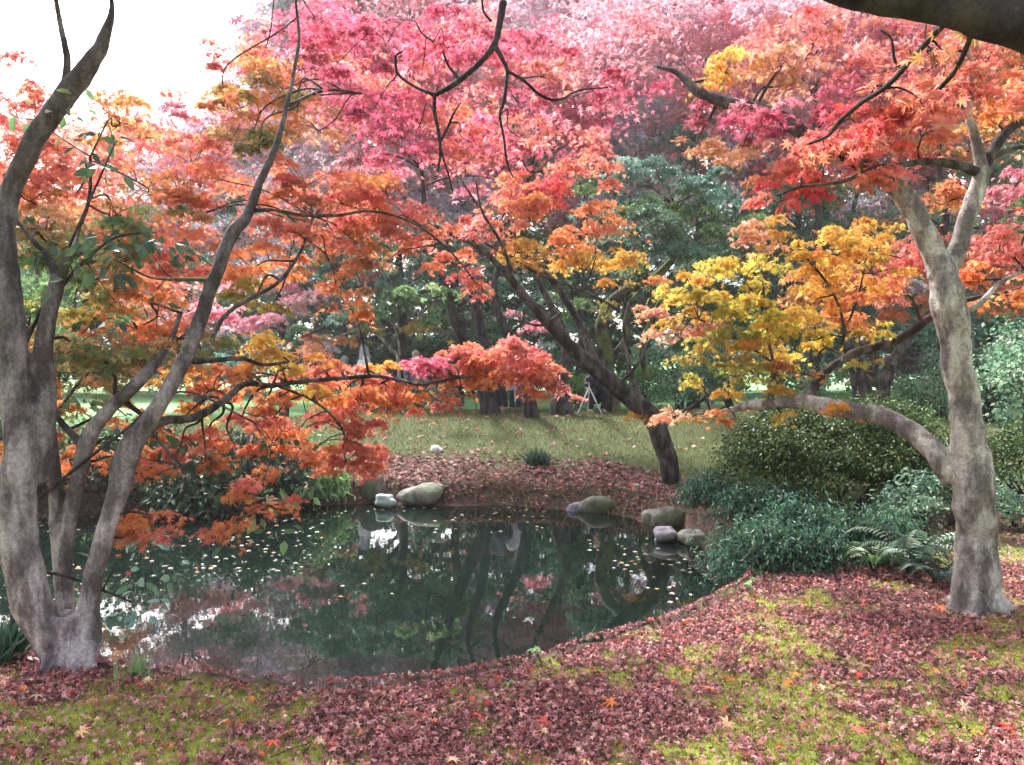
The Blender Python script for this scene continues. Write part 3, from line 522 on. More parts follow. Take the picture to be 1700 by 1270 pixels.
# ================================================================== overhanging maple, its trunk just outside the right edge
b2 = np.array([2.0, 2.1, 0.0]); b2[2] = g(2.0, 2.1)
def W(x, y, z, r): return (x, y, z, r)
O_str = [
 np.array([W(2.0,2.1,-.1,.20), W(1.98,2.12,.4,.155), W(1.96,2.14,1.2,.14), W(1.88,2.12,1.85,.125), W(1.66,2.1,2.28,.105), W(1.37,2.1,2.47,.080), W(1.22,2.1,2.515,.060), W(1.05,2.1,2.538,.047), W(0.85,2.1,2.562,.036), W(0.6,2.2,2.72,.026), W(.3,2.4,2.95,.02)]),
 np.array([W(1.5,2.1,2.3,.09), W(1.5,2.3,2.65,.08), W(1.4,2.6,3.1,.07), W(1.2,2.9,3.6,.06), W(.7,3.4,3.95,.05), W(.2,3.85,3.9,.04), W(-.02,4.0,3.62,.034), W(-.04,4.0,3.43,.03)]),
 [(835,0,4.0,15),(830,35,4.0,13),(820,75,4.0,12),(790,110,4.02,11),(760,135,4.04,11),(722,158,4.05,9)],
 [(722,158,4.05,7),(690,145,4.05,5),(662,125,4.05,5),(657,95,4.05,4),(668,85,4.05,2.5)],
 [(722,155,4.05,7),(721,185,4.05,6),(727,215,4.05,6),(731,250,4.05,5),(727,285,4.05,3)],
 [(731,235,4.05,5),(742,215,4.05,4),(752,190,4.05,4),(765,170,4.05,2.5)],
 [(731,245,4.05,4),(738,270,4.05,3.5),(746,295,4.05,3),(752,322,4.05,2)],
 [(822,75,4.0,9),(835,100,4.0,7),(842,118,4.0,6),(838,160,4.0,6),(830,190,4.0,5),(836,225,4.0,4),(842,270,4.0,3.5),(852,295,4.0,2)],
 [(842,118,4.0,6),(870,135,4.0,5),(900,160,4.0,5),(930,165,4.0,4),(960,150,4.0,3),(1010,145,4.0,2.5)],
 [(762,132,4.04,6),(745,110,4.04,4),(735,85,4.04,3)],
 [(815,35,4.0,5),(803,20,4.0,4),(800,-5,4.0,3)],
 [(720,70,4.1,3),(700,55,4.1,3),(690,35,4.1,2)],
 [(1590,15,2.15,14),(1530,80,2.5,10),(1475,140,2.85,9),(1430,170,3.0,8),(1395,200,3.1,7),(1375,225,3.15,6),(1340,240,3.2,4)],
 [(1620,40,2.15,12),(1600,90,2.4,9),(1580,125,2.6,9),(1560,148,2.65,6)],
 [(1500,115,2.8,6),(1485,100,2.8,5),(1480,65,2.8,4),(1462,50,2.8,3)],
]
O_pads = [
 (1600,45,28,28,2.3,'orangeg',.9),(1660,15,40,22,2.3,'coral',.9),(1565,75,28,22,2.45,'rust',.8),(1480,130,45,35,3.0,'coral',.7),(1420,190,45,35,3.2,'red',.8),(1370,235,45,30,3.3,'coral',.9),(1535,165,45,35,2.9,'coral',.7),
 (520,40,80,40,6.0,'rose',1.2),(620,120,90,36,6.5,'coralp',1.1),(720,40,90,36,6.5,'rose',1.1),(560,170,80,30,6.2,'rose',1.0),(680,180,90,36,6.5,'rose',1.2),(800,90,80,32,6.5,'rose',1.0),(780,180,90,36,6.5,'coralp',1.1),(880,60,90,36,7,'rose',1.0),(880,160,80,34,7,'rose',1.0),(980,90,90,34,7,'pink',1.0),(660,260,80,34,6.4,'rose',1.0),(760,260,80,34,6.6,'coralp',1.0),(860,240,80,34,6.8,'rose',1.1),(960,220,70,30,7,'coralp',.9),(1060,40,90,34,7,'pink',.9),(1080,130,70,30,7,'rose',.8),
 (640,60,70,45,4.4,'rose',.7),(700,110,70,40,4.4,'rose',.7),(620,170,60,35,4.5,'rose',.7),(760,60,60,40,4.4,'rose',.6),(800,230,50,40,4.4,'rose',.5),(690,210,60,35,4.4,'rose',.6),(900,120,60,40,4.4,'coralp',.6),(870,220,55,35,4.4,'coralp',.6),(960,170,60,35,4.4,'rose',.5),(560,90,60,40,4.6,'rose',.7),
]
tree("maple_tree", "dark maple overhanging from the right edge, black twigs dipping into the top middle", b2, O_str, O_pads, BARK_D, "maple tree", leaf=0.036, tmpl='m7', cover=1.0, voxel=0.012, twig=0.005)

# ================================================================== leaning maple on the far bank
b3 = at(1125, 838, 11.0); b3[2] = g(b3[0], b3[1])
M_str = [
 [(1145,850,11.0,62),(1130,825,11.0,48),(1115,775,11.0,44),(1098,730,11.0,46),(1078,692,11.0,44),(1040,655,10.9,42),(1000,615,10.8,38),(955,575,10.7,31),(912,535,10.6,27),(872,490,10.5,23),(840,450,10.4,18),(805,418,10.3,14),(765,395,10.2,12),(720,380,10.1,8)],
 [(990,605,10.8,24),(972,560,10.9,19),(948,510,11.0,16),(918,468,11.1,14),(880,430,11.2,12),(845,395,11.3,9),(800,350,11.4,7),(760,290,11.5,5)],
 [(850,450,10.4,12),(830,400,10.3,8),(800,350,10.2,6),(790,300,10.2,4)],[(765,395,10.2,9),(700,360,10,7),(650,300,10,5),(610,270,10,3)],[(930,520,10.6,9),(900,540,10.4,6),(850,530,10.3,4)],
 [(1092,705,11.0,24),(1115,693,11.0,17),(1140,680,10.9,13),(1170,660,10.8,11),(1215,630,10.7,9),(1240,590,10.6,6)],
 [(1070,690,11.0,20),(1062,660,11.1,17),(1048,625,11.2,13),(1040,590,11.3,10),(1035,545,11.4,8),(1045,500,11.5,6)],
 [(1030,635,10.9,10),(1055,610,10.8,7),(1075,575,10.8,5),(1090,545,10.8,4)],
 [(1030,520,11.3,10),(1010,505,11.2,9),(960,480,11.0,8),(900,458,10.8,7),(850,430,10.7,6),(800,400,10.6,4)],
 [(970,482,11.0,5),(985,440,11.0,4),(990,400,11.0,3)],
]
M_pads = [
 (860,410,70,28,10.6,'amber',1.4),(940,395,60,30,11.0,'orange',1.3),(1000,360,50,35,11.2,'orange',1.2),(960,440,70,22,11.0,'amber',1.4),(1040,425,60,22,11.2,'amber',1.4),(1010,470,40,12,11.0,'amber',1.0),(880,355,50,35,10.9,'orange',1.2),(820,365,50,35,10.6,'coral',1.2),
 (900,310,60,40,11.0,'red',1.1),(960,280,60,35,11.2,'coral',1.0),(850,320,50,35,10.9,'coral',1.1),(780,380,50,25,10.4,'coralp',1.1),(1080,470,30,15,11.3,'orange',.7),(1005,515,22,16,11.2,'olive',.8),(1170,540,60,14,10.8,'peach',.7),(1100,690,60,9,10.8,'amber',1.0),
]
tree("maple_tree", "leaning grey brown maple on the far bank behind the olive boulder", b3, M_str, M_pads, BARK_M, "maple tree", wscale=.72, leaf=0.055, tmpl='m5', voxel=0.022, twig=0.012, cover=1.1)
#@@BG
# ================================================================== trees on the crest and beyond the pond
def tline(*pts): return [tuple(p) for p in pts]
def groundbase(px, d):
    x = (px - 850) / F_PX * d; return np.array([x, d, g(x, d)])
def gy(px, d):                                       # pixel row of the ground there
    z = groundbase(px, d)[2]; return 600 + (CAM_H - z) / d * F_PX
def fartree(name, label, px, d, path, pads, bark=BARK_M, leaf=0.13, group=None, cat="tree", cover=1.0, extra=(), mat=None, tmpl='m5', twig=.014, vox=.035):
    b = groundbase(px, d); y0 = gy(px, d)
    st = [[(px, y0 + 8, d, path[0][2] * 1.3)] + [(a, c, d, w) for a, c, w in path]] + [[(a, c, d + dd, w) for a, c, dd, w in e] for e in extra]
    return tree(name, label, b, st, pads, bark, cat, group, voxel=vox, leaf=leaf, tmpl=tmpl, twig=twig, cover=cover * 1.25, leafmat=mat, per=60, wscale=.8)
# crest trees (trunks seen through the gap)
fartree("maple_tree", "dark leaning twin trunk maple on the grassy crest, rose red crown", 812, 16.3,
  [(808,665,38),(797,630,32),(780,590,26),(762,545,22),(745,500,20),(730,450,16),(715,400,14),(705,340,12),(700,280,9)],
  [(640,180,80,60,16,'rose',1.2),(740,230,80,60,16,'rose',1.2),(700,120,90,60,16.5,'rose',1.2),(600,250,70,50,15.5,'pink',1.1),(820,280,70,50,16,'rose',1.1),(800,180,80,50,16.5,'coralp',1.1),(560,180,70,50,15.5,'rose',1.1),(660,60,90,50,16.5,'rose',1.1),(770,60,80,50,16.5,'coralp',1.0),(580,80,70,60,16,'rose',1.1)],
  BARK_D, 0.11, extra=[[(800,650,0,26),(805,600,.2,24),(798,550,.4,22),(785,500,.6,20),(775,450,.8,15),(790,380,1,10)]])
fartree("maple_tree", "slim dark trunk on the crest directly right of the white coated person", 885, 15.7,
  [(880,660,28),(872,630,25),(862,590,23),(850,560,20),(830,520,18),(822,480,14),(835,420,12),(860,350,10),(880,290,8)],
  [(860,250,70,45,15,'coralp',1.1),(930,230,70,45,15.5,'rose',1.1),(900,150,80,50,16,'pink',1.1),(980,180,70,50,16,'rose',1.1),(840,100,70,50,16,'coralp',1.1),(930,70,90,50,16.5,'pink',1.1),(1010,280,50,25,15.5,'coral',.9)], BARK_D, 0.09)
fartree("maple_tree", "short thick trunk half hidden behind red leaves, right of the people on the crest", 932, 16.5,
  [(930,660,44),(932,620,34),(940,580,24),(925,530,18),(900,480,14),(880,430,10)],
  [(700,480,60,14,16,'green',1.0),(880,530,40,20,17,'pink',.9)], BARK_M, 0.09)
fartree("mossy_tree", "moss covered crooked tree behind the leaning maple", 1015, 17.5,
  [(1015,650,34),(1012,610,32),(1006,570,30),(1000,530,26),(1020,495,24),(1060,470,22),(1100,450,18),(1130,400,14),(1120,340,10)],
  [(1100,330,80,45,17,'green',1.3),(1180,300,80,45,17.5,'teal',1.2),(1060,380,70,40,16.5,'dark',1.3),(1150,400,80,40,16.5,'dark',1.3),(1210,360,60,40,17,'green',1.2),(1020,330,60,30,17.5,'teal',1.1),(1100,280,80,30,18,'teal',1.0),(990,300,40,25,17.5,'green',1),(1060,450,60,20,17.5,'green',.9),(930,500,50,30,18.5,'green',1.1),(940,560,40,25,18.5,'teal',.9),(1000,430,60,50,19,'dark',1.1),(1200,440,60,30,18,'dark',1)],
  BARK_MOSS, 0.12, mat=M_GLOSSY, extra=[[(1010,600,0,18),(1040,560,.2,14),(1042,520,.4,12),(1030,480,.5,9)],[(1075,630,.5,14),(1068,590,.5,14),(1078,540,.6,12),(1100,490,.8,9)]])
fartree("evergreen_tree", "broad dark green tree with level boughs behind the gap left of the crest", 655, 20.5,
  [(655,640,26),(668,600,22),(670,540,20),(665,480,18),(660,400,14)],
  [(620,410,80,30,19,'dark',1.3),(560,440,70,30,19.5,'teal',1.1),(660,450,80,35,19,'teal',1.2),(700,400,80,40,19,'dark',1.3),(760,440,60,50,19.5,'dark',1.3),(650,500,80,25,18.5,'green',1.2),(570,510,70,18,18.5,'teal',1.1),(720,510,70,25,18.5,'green',1.1),(640,545,70,20,18.5,'olive',.9),(520,560,70,22,18.5,'rust',.8),(800,460,60,40,20,'dark',1.2),(860,500,50,35,20.5,'teal',1.0),(540,390,50,35,20,'dark',1.2)],
  BARK_D, 0.13, mat=M_GLOSSY, extra=[[(670,560,0,14),(620,525,-.8,10),(560,535,-1.4,8),(500,560,-1.8,5)],[(668,545,0,13),(720,530,-.8,9),(775,500,-1.2,5)],[(670,500,0,12),(740,470,-.5,10),(790,465,-.5,6)]])
fartree("bare_tree", "thin pale arching trunk in front of the dark hedge", 662, 19.0,
  [(660,600,9),(648,580,9),(632,560,8),(612,548,7),(580,552,5),(545,565,3)], [(560,555,50,14,19,'rust',.6)], BARK_R, 0.1, extra=[[(664,590,0,5),(660,560,0,4),(652,535,.1,3)]])
# left distance
fartree("maple_tree", "low pink maple spreading behind the long diagonal branch, left of centre", 470, 22.0,
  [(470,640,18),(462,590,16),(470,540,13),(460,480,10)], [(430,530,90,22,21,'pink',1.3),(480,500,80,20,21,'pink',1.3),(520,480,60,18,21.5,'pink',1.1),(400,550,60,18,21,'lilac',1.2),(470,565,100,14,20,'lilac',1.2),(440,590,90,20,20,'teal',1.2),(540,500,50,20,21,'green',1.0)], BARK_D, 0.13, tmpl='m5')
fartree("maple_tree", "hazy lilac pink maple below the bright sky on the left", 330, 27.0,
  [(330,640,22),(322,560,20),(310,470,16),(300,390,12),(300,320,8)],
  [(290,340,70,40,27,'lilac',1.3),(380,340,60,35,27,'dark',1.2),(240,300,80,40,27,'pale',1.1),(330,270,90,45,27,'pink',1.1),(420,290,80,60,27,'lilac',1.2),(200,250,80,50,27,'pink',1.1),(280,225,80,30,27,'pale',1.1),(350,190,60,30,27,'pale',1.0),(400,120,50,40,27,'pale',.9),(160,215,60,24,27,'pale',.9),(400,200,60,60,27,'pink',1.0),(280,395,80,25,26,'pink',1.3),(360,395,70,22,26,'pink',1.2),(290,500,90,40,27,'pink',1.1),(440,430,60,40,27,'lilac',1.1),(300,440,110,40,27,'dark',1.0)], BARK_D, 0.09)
fartree("maple_tree", "pale coral maple behind the curved left stem at the left edge", 90, 24.0,
  [(90,640,26),(84,560,22),(70,470,18),(60,380,14),(60,300,9)],
  [(20,200,90,45,24,'coralp',1.1),(100,250,90,50,24,'coral',1.1),(20,330,90,70,24,'coral',1.0),(150,330,80,60,24,'orangeg',1.0),(180,260,60,45,24,'coralp',1.0),(60,430,110,60,24,'dark',1.1),(180,440,90,60,24,'dark',1.1),(100,520,120,50,24,'green',1.0),(-60,270,90,90,24,'coral',1.0)], BARK_D, 0.16)
# pink and red wall of maples across the top middle
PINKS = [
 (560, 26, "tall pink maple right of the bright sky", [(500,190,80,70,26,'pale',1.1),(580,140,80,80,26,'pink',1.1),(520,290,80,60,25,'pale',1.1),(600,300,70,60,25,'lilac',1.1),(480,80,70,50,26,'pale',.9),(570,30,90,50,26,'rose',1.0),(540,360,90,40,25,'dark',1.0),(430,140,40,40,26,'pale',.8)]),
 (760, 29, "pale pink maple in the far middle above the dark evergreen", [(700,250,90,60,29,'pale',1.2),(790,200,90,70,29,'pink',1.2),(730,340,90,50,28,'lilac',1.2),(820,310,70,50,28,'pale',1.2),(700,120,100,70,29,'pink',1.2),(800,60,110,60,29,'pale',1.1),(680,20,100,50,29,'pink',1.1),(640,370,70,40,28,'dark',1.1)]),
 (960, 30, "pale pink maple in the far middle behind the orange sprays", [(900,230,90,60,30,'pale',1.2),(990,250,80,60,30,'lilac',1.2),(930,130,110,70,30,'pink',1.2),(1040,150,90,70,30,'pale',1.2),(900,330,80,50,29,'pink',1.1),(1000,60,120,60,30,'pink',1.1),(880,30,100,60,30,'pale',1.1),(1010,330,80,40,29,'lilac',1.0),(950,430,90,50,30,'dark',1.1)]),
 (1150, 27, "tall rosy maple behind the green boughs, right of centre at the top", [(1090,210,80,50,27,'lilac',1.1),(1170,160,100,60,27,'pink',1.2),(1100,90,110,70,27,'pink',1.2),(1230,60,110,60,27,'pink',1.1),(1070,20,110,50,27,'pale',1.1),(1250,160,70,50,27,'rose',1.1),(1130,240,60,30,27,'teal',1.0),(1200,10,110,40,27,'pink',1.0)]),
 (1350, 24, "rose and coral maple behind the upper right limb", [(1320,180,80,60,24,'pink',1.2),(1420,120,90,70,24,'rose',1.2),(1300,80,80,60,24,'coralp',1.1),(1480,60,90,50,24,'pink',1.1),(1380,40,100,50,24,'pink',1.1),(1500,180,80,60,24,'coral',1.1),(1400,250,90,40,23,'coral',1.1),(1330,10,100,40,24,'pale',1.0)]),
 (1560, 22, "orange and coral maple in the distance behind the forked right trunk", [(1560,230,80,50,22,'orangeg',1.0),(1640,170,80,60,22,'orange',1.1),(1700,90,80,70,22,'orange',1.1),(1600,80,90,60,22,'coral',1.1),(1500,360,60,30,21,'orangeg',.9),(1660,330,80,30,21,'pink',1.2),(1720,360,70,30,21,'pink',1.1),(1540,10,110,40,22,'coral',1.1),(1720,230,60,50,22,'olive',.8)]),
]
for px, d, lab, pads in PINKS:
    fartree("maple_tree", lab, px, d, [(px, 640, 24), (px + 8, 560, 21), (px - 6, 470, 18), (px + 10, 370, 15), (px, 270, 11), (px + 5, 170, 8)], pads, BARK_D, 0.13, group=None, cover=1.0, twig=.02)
# right distance
fartree("maple_tree", "orange maple between the right trunk and the yellow sprays, low crown", 1440, 19.0,
  [(1432,655,40),(1424,620,34),(1412,585,26),(1396,545,20),(1380,490,16),(1370,430,12)],
  [(1480,450,80,40,19,'coralp',1.3),(1540,420,70,40,19,'coral',1.2),(1420,480,80,40,19,'orange',1.1),(1510,500,70,30,18.5,'orange',1.1),(1340,480,80,50,19,'orangeg',1.0),(1600,450,70,40,19,'coral',1.2),(1500,470,30,20,18,'lilac',.9)],
  BARK_M, 0.12, extra=[[(1444,640,0,24),(1452,590,.2,20),(1440,560,.3,14)]])
fartree("maple_tree", "grey trunk leaning right beside the orange maple, behind the clipped shrub", 1462, 18.2,
  [(1465,670,30),(1472,630,27),(1488,590,24),(1515,550,20),(1545,520,18),(1590,480,14),(1640,440,10)],
  [(1620,400,80,35,18,'coral',1.2),(1690,420,70,40,18,'orange',1.3),(1700,500,80,35,18,'orange',1.2),(1640,480,60,24,18,'orange',1.1),(1760,460,70,60,18,'coral',1.1)], BARK_M, 0.12)
fartree("evergreen_tree", "dark green tree behind the bright lawn at the right, above the pale bushes", 1290, 26.0,
  [(1290,640,30),(1300,560,26),(1310,480,22),(1320,400,18),(1330,330,14)],
  [(1230,340,80,40,25,'dark',1.2),(1300,310,80,30,25,'green',1.2),(1370,330,70,40,25,'green',1.1),(1300,400,110,50,26,'dark',1.2),(1200,420,80,50,26,'green',1.1),(1400,380,90,40,26,'dark',1.1),(1250,480,100,40,27,'teal',1.1),(1170,480,80,40,27,'dark',1.1),(1400,440,100,50,27,'dark',1.0)], BARK_D, 0.13, mat=M_GLOSSY,
  extra=[[(1370,430,0,18),(1372,370,.2,16),(1368,300,.3,12)],[(1420,430,.3,14),(1415,370,.3,12),(1425,310,.4,8)]])
fartree("evergreen_tree", "blue green tree at the right edge behind the pale leaved bushes", 1660, 27.0,
  [(1660,640,26),(1652,560,22),(1660,480,18),(1655,400,14)],
  [(1640,530,100,30,26,'teal',1.3),(1720,520,80,40,26,'green',1.1),(1560,500,100,40,27,'teal',1.1),(1640,440,110,50,28,'dark',1.1),(1700,370,90,40,28,'dark',1.1),(1500,540,80,25,27,'teal',1.1),(1540,350,90,50,28,'dark',1.0),(1650,270,90,50,28,'dark',.9)], BARK_D, 0.13, mat=M_GLOSSY)
# far belt: a distant wood that reads as one mass
wood = Acc()
for k in range(66):
    px = -420 + k * 40 + rng.uniform(-15, 15)
    top = 330 if px < 300 else (230 if px < 470 else -60)
    y = 600
    while y > top:
        d = rng.uniform(36, 46) if y > 300 else rng.uniform(33, 38)
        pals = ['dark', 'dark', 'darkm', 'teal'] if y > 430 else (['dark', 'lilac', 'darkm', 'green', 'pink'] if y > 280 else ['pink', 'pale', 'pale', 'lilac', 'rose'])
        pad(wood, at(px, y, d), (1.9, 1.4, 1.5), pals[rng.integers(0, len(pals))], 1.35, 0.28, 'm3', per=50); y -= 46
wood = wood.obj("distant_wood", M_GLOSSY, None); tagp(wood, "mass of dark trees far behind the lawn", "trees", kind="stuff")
# dark clipped hedge behind the heads
def blob_shrub(name, label, c, r, pal, leaf=.05, tmpl='oval', cover=3.0, mat=None, stems=5, group=None, cat="shrub", bark=BARK_D, per=40, flat=.3):
    gz = g(c[0], c[1]); root = thing(name, (c[0], c[1], gz), label, cat, group); st = Acc(); cr = Acc()
    for k in range(stems):
        a = rng.uniform(0, 6.28); t = np.array([c[0] + math.cos(a) * r[0] * .6, c[1] + math.sin(a) * r[1] * .6, c[2] + r[2] * .3])
        b = np.array([c[0] + math.cos(a) * r[0] * .15, c[1] + math.sin(a) * r[1] * .15, gz - .03]); m = (b + t) / 2 + rng.normal(size=3) * .06
        tube(st, spline([b, m, t], 5), np.linspace(.018, .006, 11), 5, .1)
    if stems: st.obj("stem", bark, root, True)
    # shell of sprays so the outline is full and uneven
    n = max(10, int(9 * (r[0] * r[2]) / (.35 ** 2)));  n = min(n, 150)
    for k in range(n):
        v = nrm(rng.normal(size=3)); v[2] = abs(v[2]) * .98 - .12 * (rng.random() < .3)
        p = np.array(c) + v * np.array(r) * rng.uniform(.6, 1.0)
        if p[2] < gz + .03: p[2] = gz + .05
        rr = .34 * (r[0] * r[2]) ** .5 * rng.uniform(.6, 1.2); rr = min(max(rr, .1), .45)
        pad(cr, p, (rr, rr, rr * .6), pal, cover * .35, leaf, tmpl, per=per, flat=flat)
    cr.obj("foliage", mat or M_GLOSSY, root); return root
hx = [(500, 21.5, 1.2), (575, 22.5, 1.35), (650, 23, 1.3), (725, 22.5, 1.5), (800, 23, 1.4), (870, 23.5, 1.2)]
for i, (px, d, h) in enumerate(hx):
    x = (px - 850) / F_PX * d
    blob_shrub("hedge_shrub", ["dark hedge bush at the left end of the row behind the heads", "dark hedge bush directly behind the two heads", "dark hedge bush behind the pale arching trunk", "dark hedge bush left of the crest trunks", "dark hedge bush behind the twin trunk maple", "dark hedge bush at the right end of the row, behind the red dome of leaves"][i],
        (x, d + 1, 1.1), (.85, .7, h * .85), 'deep', .10, 'm3', 3.2, group="dark hedge bushes beyond the crest", stems=2, cat="hedge")
# airy pale green bushes on the lawn
AIRY = [(1130, 24, 1.0, "pale green twiggy bush on the lawn left of the orange maple trunk", 'mint'), (1210, 25, 1.1, "wide mint bush behind the yellow sprays", 'mint'), (1330, 24, .9, "pale bush just left of the grey double trunk", 'mint'),
        (1530, 21, .9, "small tree-like bush with pale leaves between grey trunk and right maple", 'mint'), (1640, 17, 1.0, "pale leaved bush with many thin stems right of the right maple", 'mint'), (1710, 15.5, .9, "pale leaved bush at the right edge", 'mint'), (1070, 27, .8, "bright green bush below the mossy trunk", 'bright'), (960, 27, .7, "bright green bush behind the camera tripod", 'bright'), (700, 27, .8, "bright green bush glimpsed left of the crest trunks", 'bright'),(860, 28, .7, "bright green bush behind the standing people", 'bright')]
for px, d, s, lab, pal in AIRY:
    b = groundbase(px, d); root = thing("bush", b, lab, "bush", "light bushes on the far lawn"); st = Acc(); cr = Acc()
    for k in range(16):
        a = rng.uniform(0, 6.28); rr = rng.uniform(.3, 1.1) * s
        t = b + np.array([math.cos(a) * rr, math.sin(a) * rr, rng.uniform(.9, 1.9) * s]); m = b + (t - b) * np.array([.3, .3, .6])
        tube(st, spline([b + rng.normal(size=3) * .05 * np.array([1, 1, 0]), m, t], 4), np.linspace(.022, .008, 9), 5)
        pad(cr, t, (.4 * s, .4 * s, .28 * s), pal, .75, .09, 'quad', per=12, flat=.4)
        pad(cr, m + rng.normal(size=3) * .25, (.3 * s, .3 * s, .25 * s), pal, .5, .09, 'quad', per=12, flat=.4)
    st.obj("stem", BARK_M, root, True); cr.obj("foliage", M_LEAF, root)
#@@NEAR

# ================================================================== shrubs round the pond
blob_shrub("azalea_shrub", "large dark green dome shaped shrub behind the right maple's low limb", (3.5, 8.7, .40), (1.3, 1.0, .78), 'azalea', .042, 'oval', 3.2, per=30, cat="shrub", stems=9)
blob_shrub("azalea_shrub", "second rounded shrub, lower and behind the right maple trunk", (4.9, 9.8, .30), (1.0, .9, .60), 'azalea', .045, 'oval', 3.0, per=30, stems=7)
blob_shrub("azalea_shrub", "clipped shrub at the right edge beyond the right maple", (6.1, 9.3, .3), (.9, .9, .62), 'azalea', .045, 'oval', 3.0, per=30, stems=7)
blob_shrub("azalea_shrub", "low dark shrub tucked between the dome shrub and the right maple", (4.05, 7.6, .22), (.75, .6, .42), 'dark', .045, 'oval', 3.0, per=30, stems=7)
# nandina-like teal shrubs with narrow drooping leaves
def lance_shrub(label, px, d, w, h, dens, pal='tealm', leaf=.058, name="bamboo_shrub", n=None, group="narrow leaved shrubs by the pond", lift=0):
    x = (px - 850) / F_PX * d; gz = max(g(x, d), WATER_Z); root = thing(name, (x, d, gz), label, "shrub", group); st = Acc(); cr = Acc(); P = np.array(PAL[pal]); b = np.array([x, d, gz])
    for k in range(int(26 * dens)):
        a = rng.uniform(0, 6.28); rr = w * rng.uniform(.1, 1.0); hh = h * rng.uniform(.35, 1.0) * math.sqrt(max(.15, 1 - (rr / w) ** 2 * .7)); t = b + np.array([math.cos(a) * rr, math.sin(a) * rr * .7, hh])
        m = b + (t - b) * np.array([.4, .4, .75]); pts = spline([b + rng.normal(size=3) * np.array([.12 * w, .1 * w, 0]), m, t, t + (t - b) * np.array([.25, .25, 0]) + np.array([0, 0, -.05])], 5)
        tube(st, pts, np.linspace(.007, .0025, len(pts)), 4)
        N = 55; i = rng.integers(3, len(pts), N); p = pts[i] + rng.normal(size=(N, 3)) * .075
        tip = nrm((p - b) * np.array([1, 1, .0]) * .8 + rng.normal(size=(N, 3)) * .6 + np.array([0, 0, -.5])); col = np.clip((P[rng.integers(0, len(P))] * .5 + P[rng.integers(0, len(P), N)] * .5) * (.7 + .7 * rng.random((N, 1))), 0, .8)
        put(cr, p, tip, nrm(rng.normal(size=(N, 3)) * .5 + np.array([0, 0, 1.])), leaf * (.7 + .6 * rng.random(N)), col, 'lance')
    st.obj("stem", BARK_D, root, True); cr.obj("foliage", M_GLOSSY, root); return root
TEMPL['lance'] = blocks((np.array([(0, 0, 0), (.4, .15, .03), (.4, -.15, .03), (1, 0, -.2)]), np.array([(0, 2, 3, 1)])))
NS = [(1235, 7.1, .40, .46, 2.0, "narrow leaved shrub overhanging the water at the left end of the clump"), (1275, 6.3, .38, .36, 2.0, "lowest narrow leaved shrub touching the near litter edge"), (1350, 6.2, .34, .30, 1.6, "short narrow leaved shrub at the litter edge left of the fern"), (1245, 8.0, .42, .40, 1.5, "narrow leaved shrub at the pond's right corner beside the stones"), (1330, 6.9, .45, .42, 2.2, "middle narrow leaved shrub of the clump right of the water"), (1410, 6.6, .42, .36, 2.0, "narrow leaved shrub under the dome shrub, behind the litter edge"), (1490, 6.5, .40, .34, 1.8, "bright teal shrub left of the fern"), (1172, 9.25, .24, .24, 1.3, "small narrow leaved shrub right beside the lilac grey stone"), (1188, 9.6, .38, .30, 1.6, "tiny narrow leaved shrub above the flat grey stone"), (1230, 10.2, .4, .3, 1.2, "low narrow leaved shrub left of the dome shrub, near the leaning maple's foot"), (1310, 7.9, .45, .42, 1.8, "dark narrow leaved shrub in front of the dome shrub")]
for px, d, w, h, dn, lab in NS: lance_shrub(lab, px, d, w, h, dn)
# ferns
def fern(label, px, d, L, n=14, pal='mint'):
    x = (px - 850) / F_PX * d; b = np.array([x, d, g(x, d)]); root = thing("fern", b, label, "fern", "ferns by the right maple"); st = Acc(); cr = Acc(); P = np.array(PAL[pal])
    for k in range(n):
        a = k / n * 6.28 + rng.uniform(-.2, .2); l = L * rng.uniform(.7, 1.1); o = np.array([math.cos(a), math.sin(a), 0]); pts = spline([b, b + o * l * .35 + np.array([0, 0, l * .62]), b + o * l * .8 + np.array([0, 0, l * .7]), b + o * l * 1.1 + np.array([0, 0, l * .45])], 8)
        tube(st, pts, np.linspace(.004, .0015, len(pts)), 4); side = np.array([-o[1], o[0], 0]); i = np.arange(5, len(pts)); q = pts[i]; s = (1 - (i - 5) / len(i)) * .09 * L / .4 + .012
        for sg in (-1, 1): put(cr, q, np.tile(side * sg, (len(i), 1)) + nrm(np.gradient(q, axis=0)) * .4 + np.array([0, 0, -.15]), np.tile([0, 0, 1.], (len(i), 1)), s * 1.0, np.clip(P[rng.integers(0, len(P))] * (.35 + .25 * rng.random((len(i), 1))), 0, 1), 'lance')
    st.obj("stem", BARK_D, root); cr.obj("frond", M_GLOSSY, root)
for px, d, lab in [(575, 18.2, "low dark bush just beyond the crest under the round grey head"), (640, 18.0, "low dark bush just beyond the crest, right of the hooded person"), (705, 18.2, "low dark bush just beyond the crest, left of the twin trunk maple")]:
    x = (px - 850) / F_PX * d; blob_shrub("low_bush", lab, (x, d, g(x, d) + .3), (.62, .4, .5), 'dark', .10, 'oval', 3.0, group="low dark bushes beyond the crest", stems=2, cat="bush")
fern("upright pale green fern just left of the right maple's foot", 1515, 6.0, .46, 18); fern("smaller fern beside the teal shrub", 1455, 6.1, .30, 14, 'bright'); fern("low dark fern close against the right maple trunk", 1560, 5.75, .26, 12, 'teal'); fern("small fern right of the right maple", 1690, 7.6, .35, 12, 'bright')
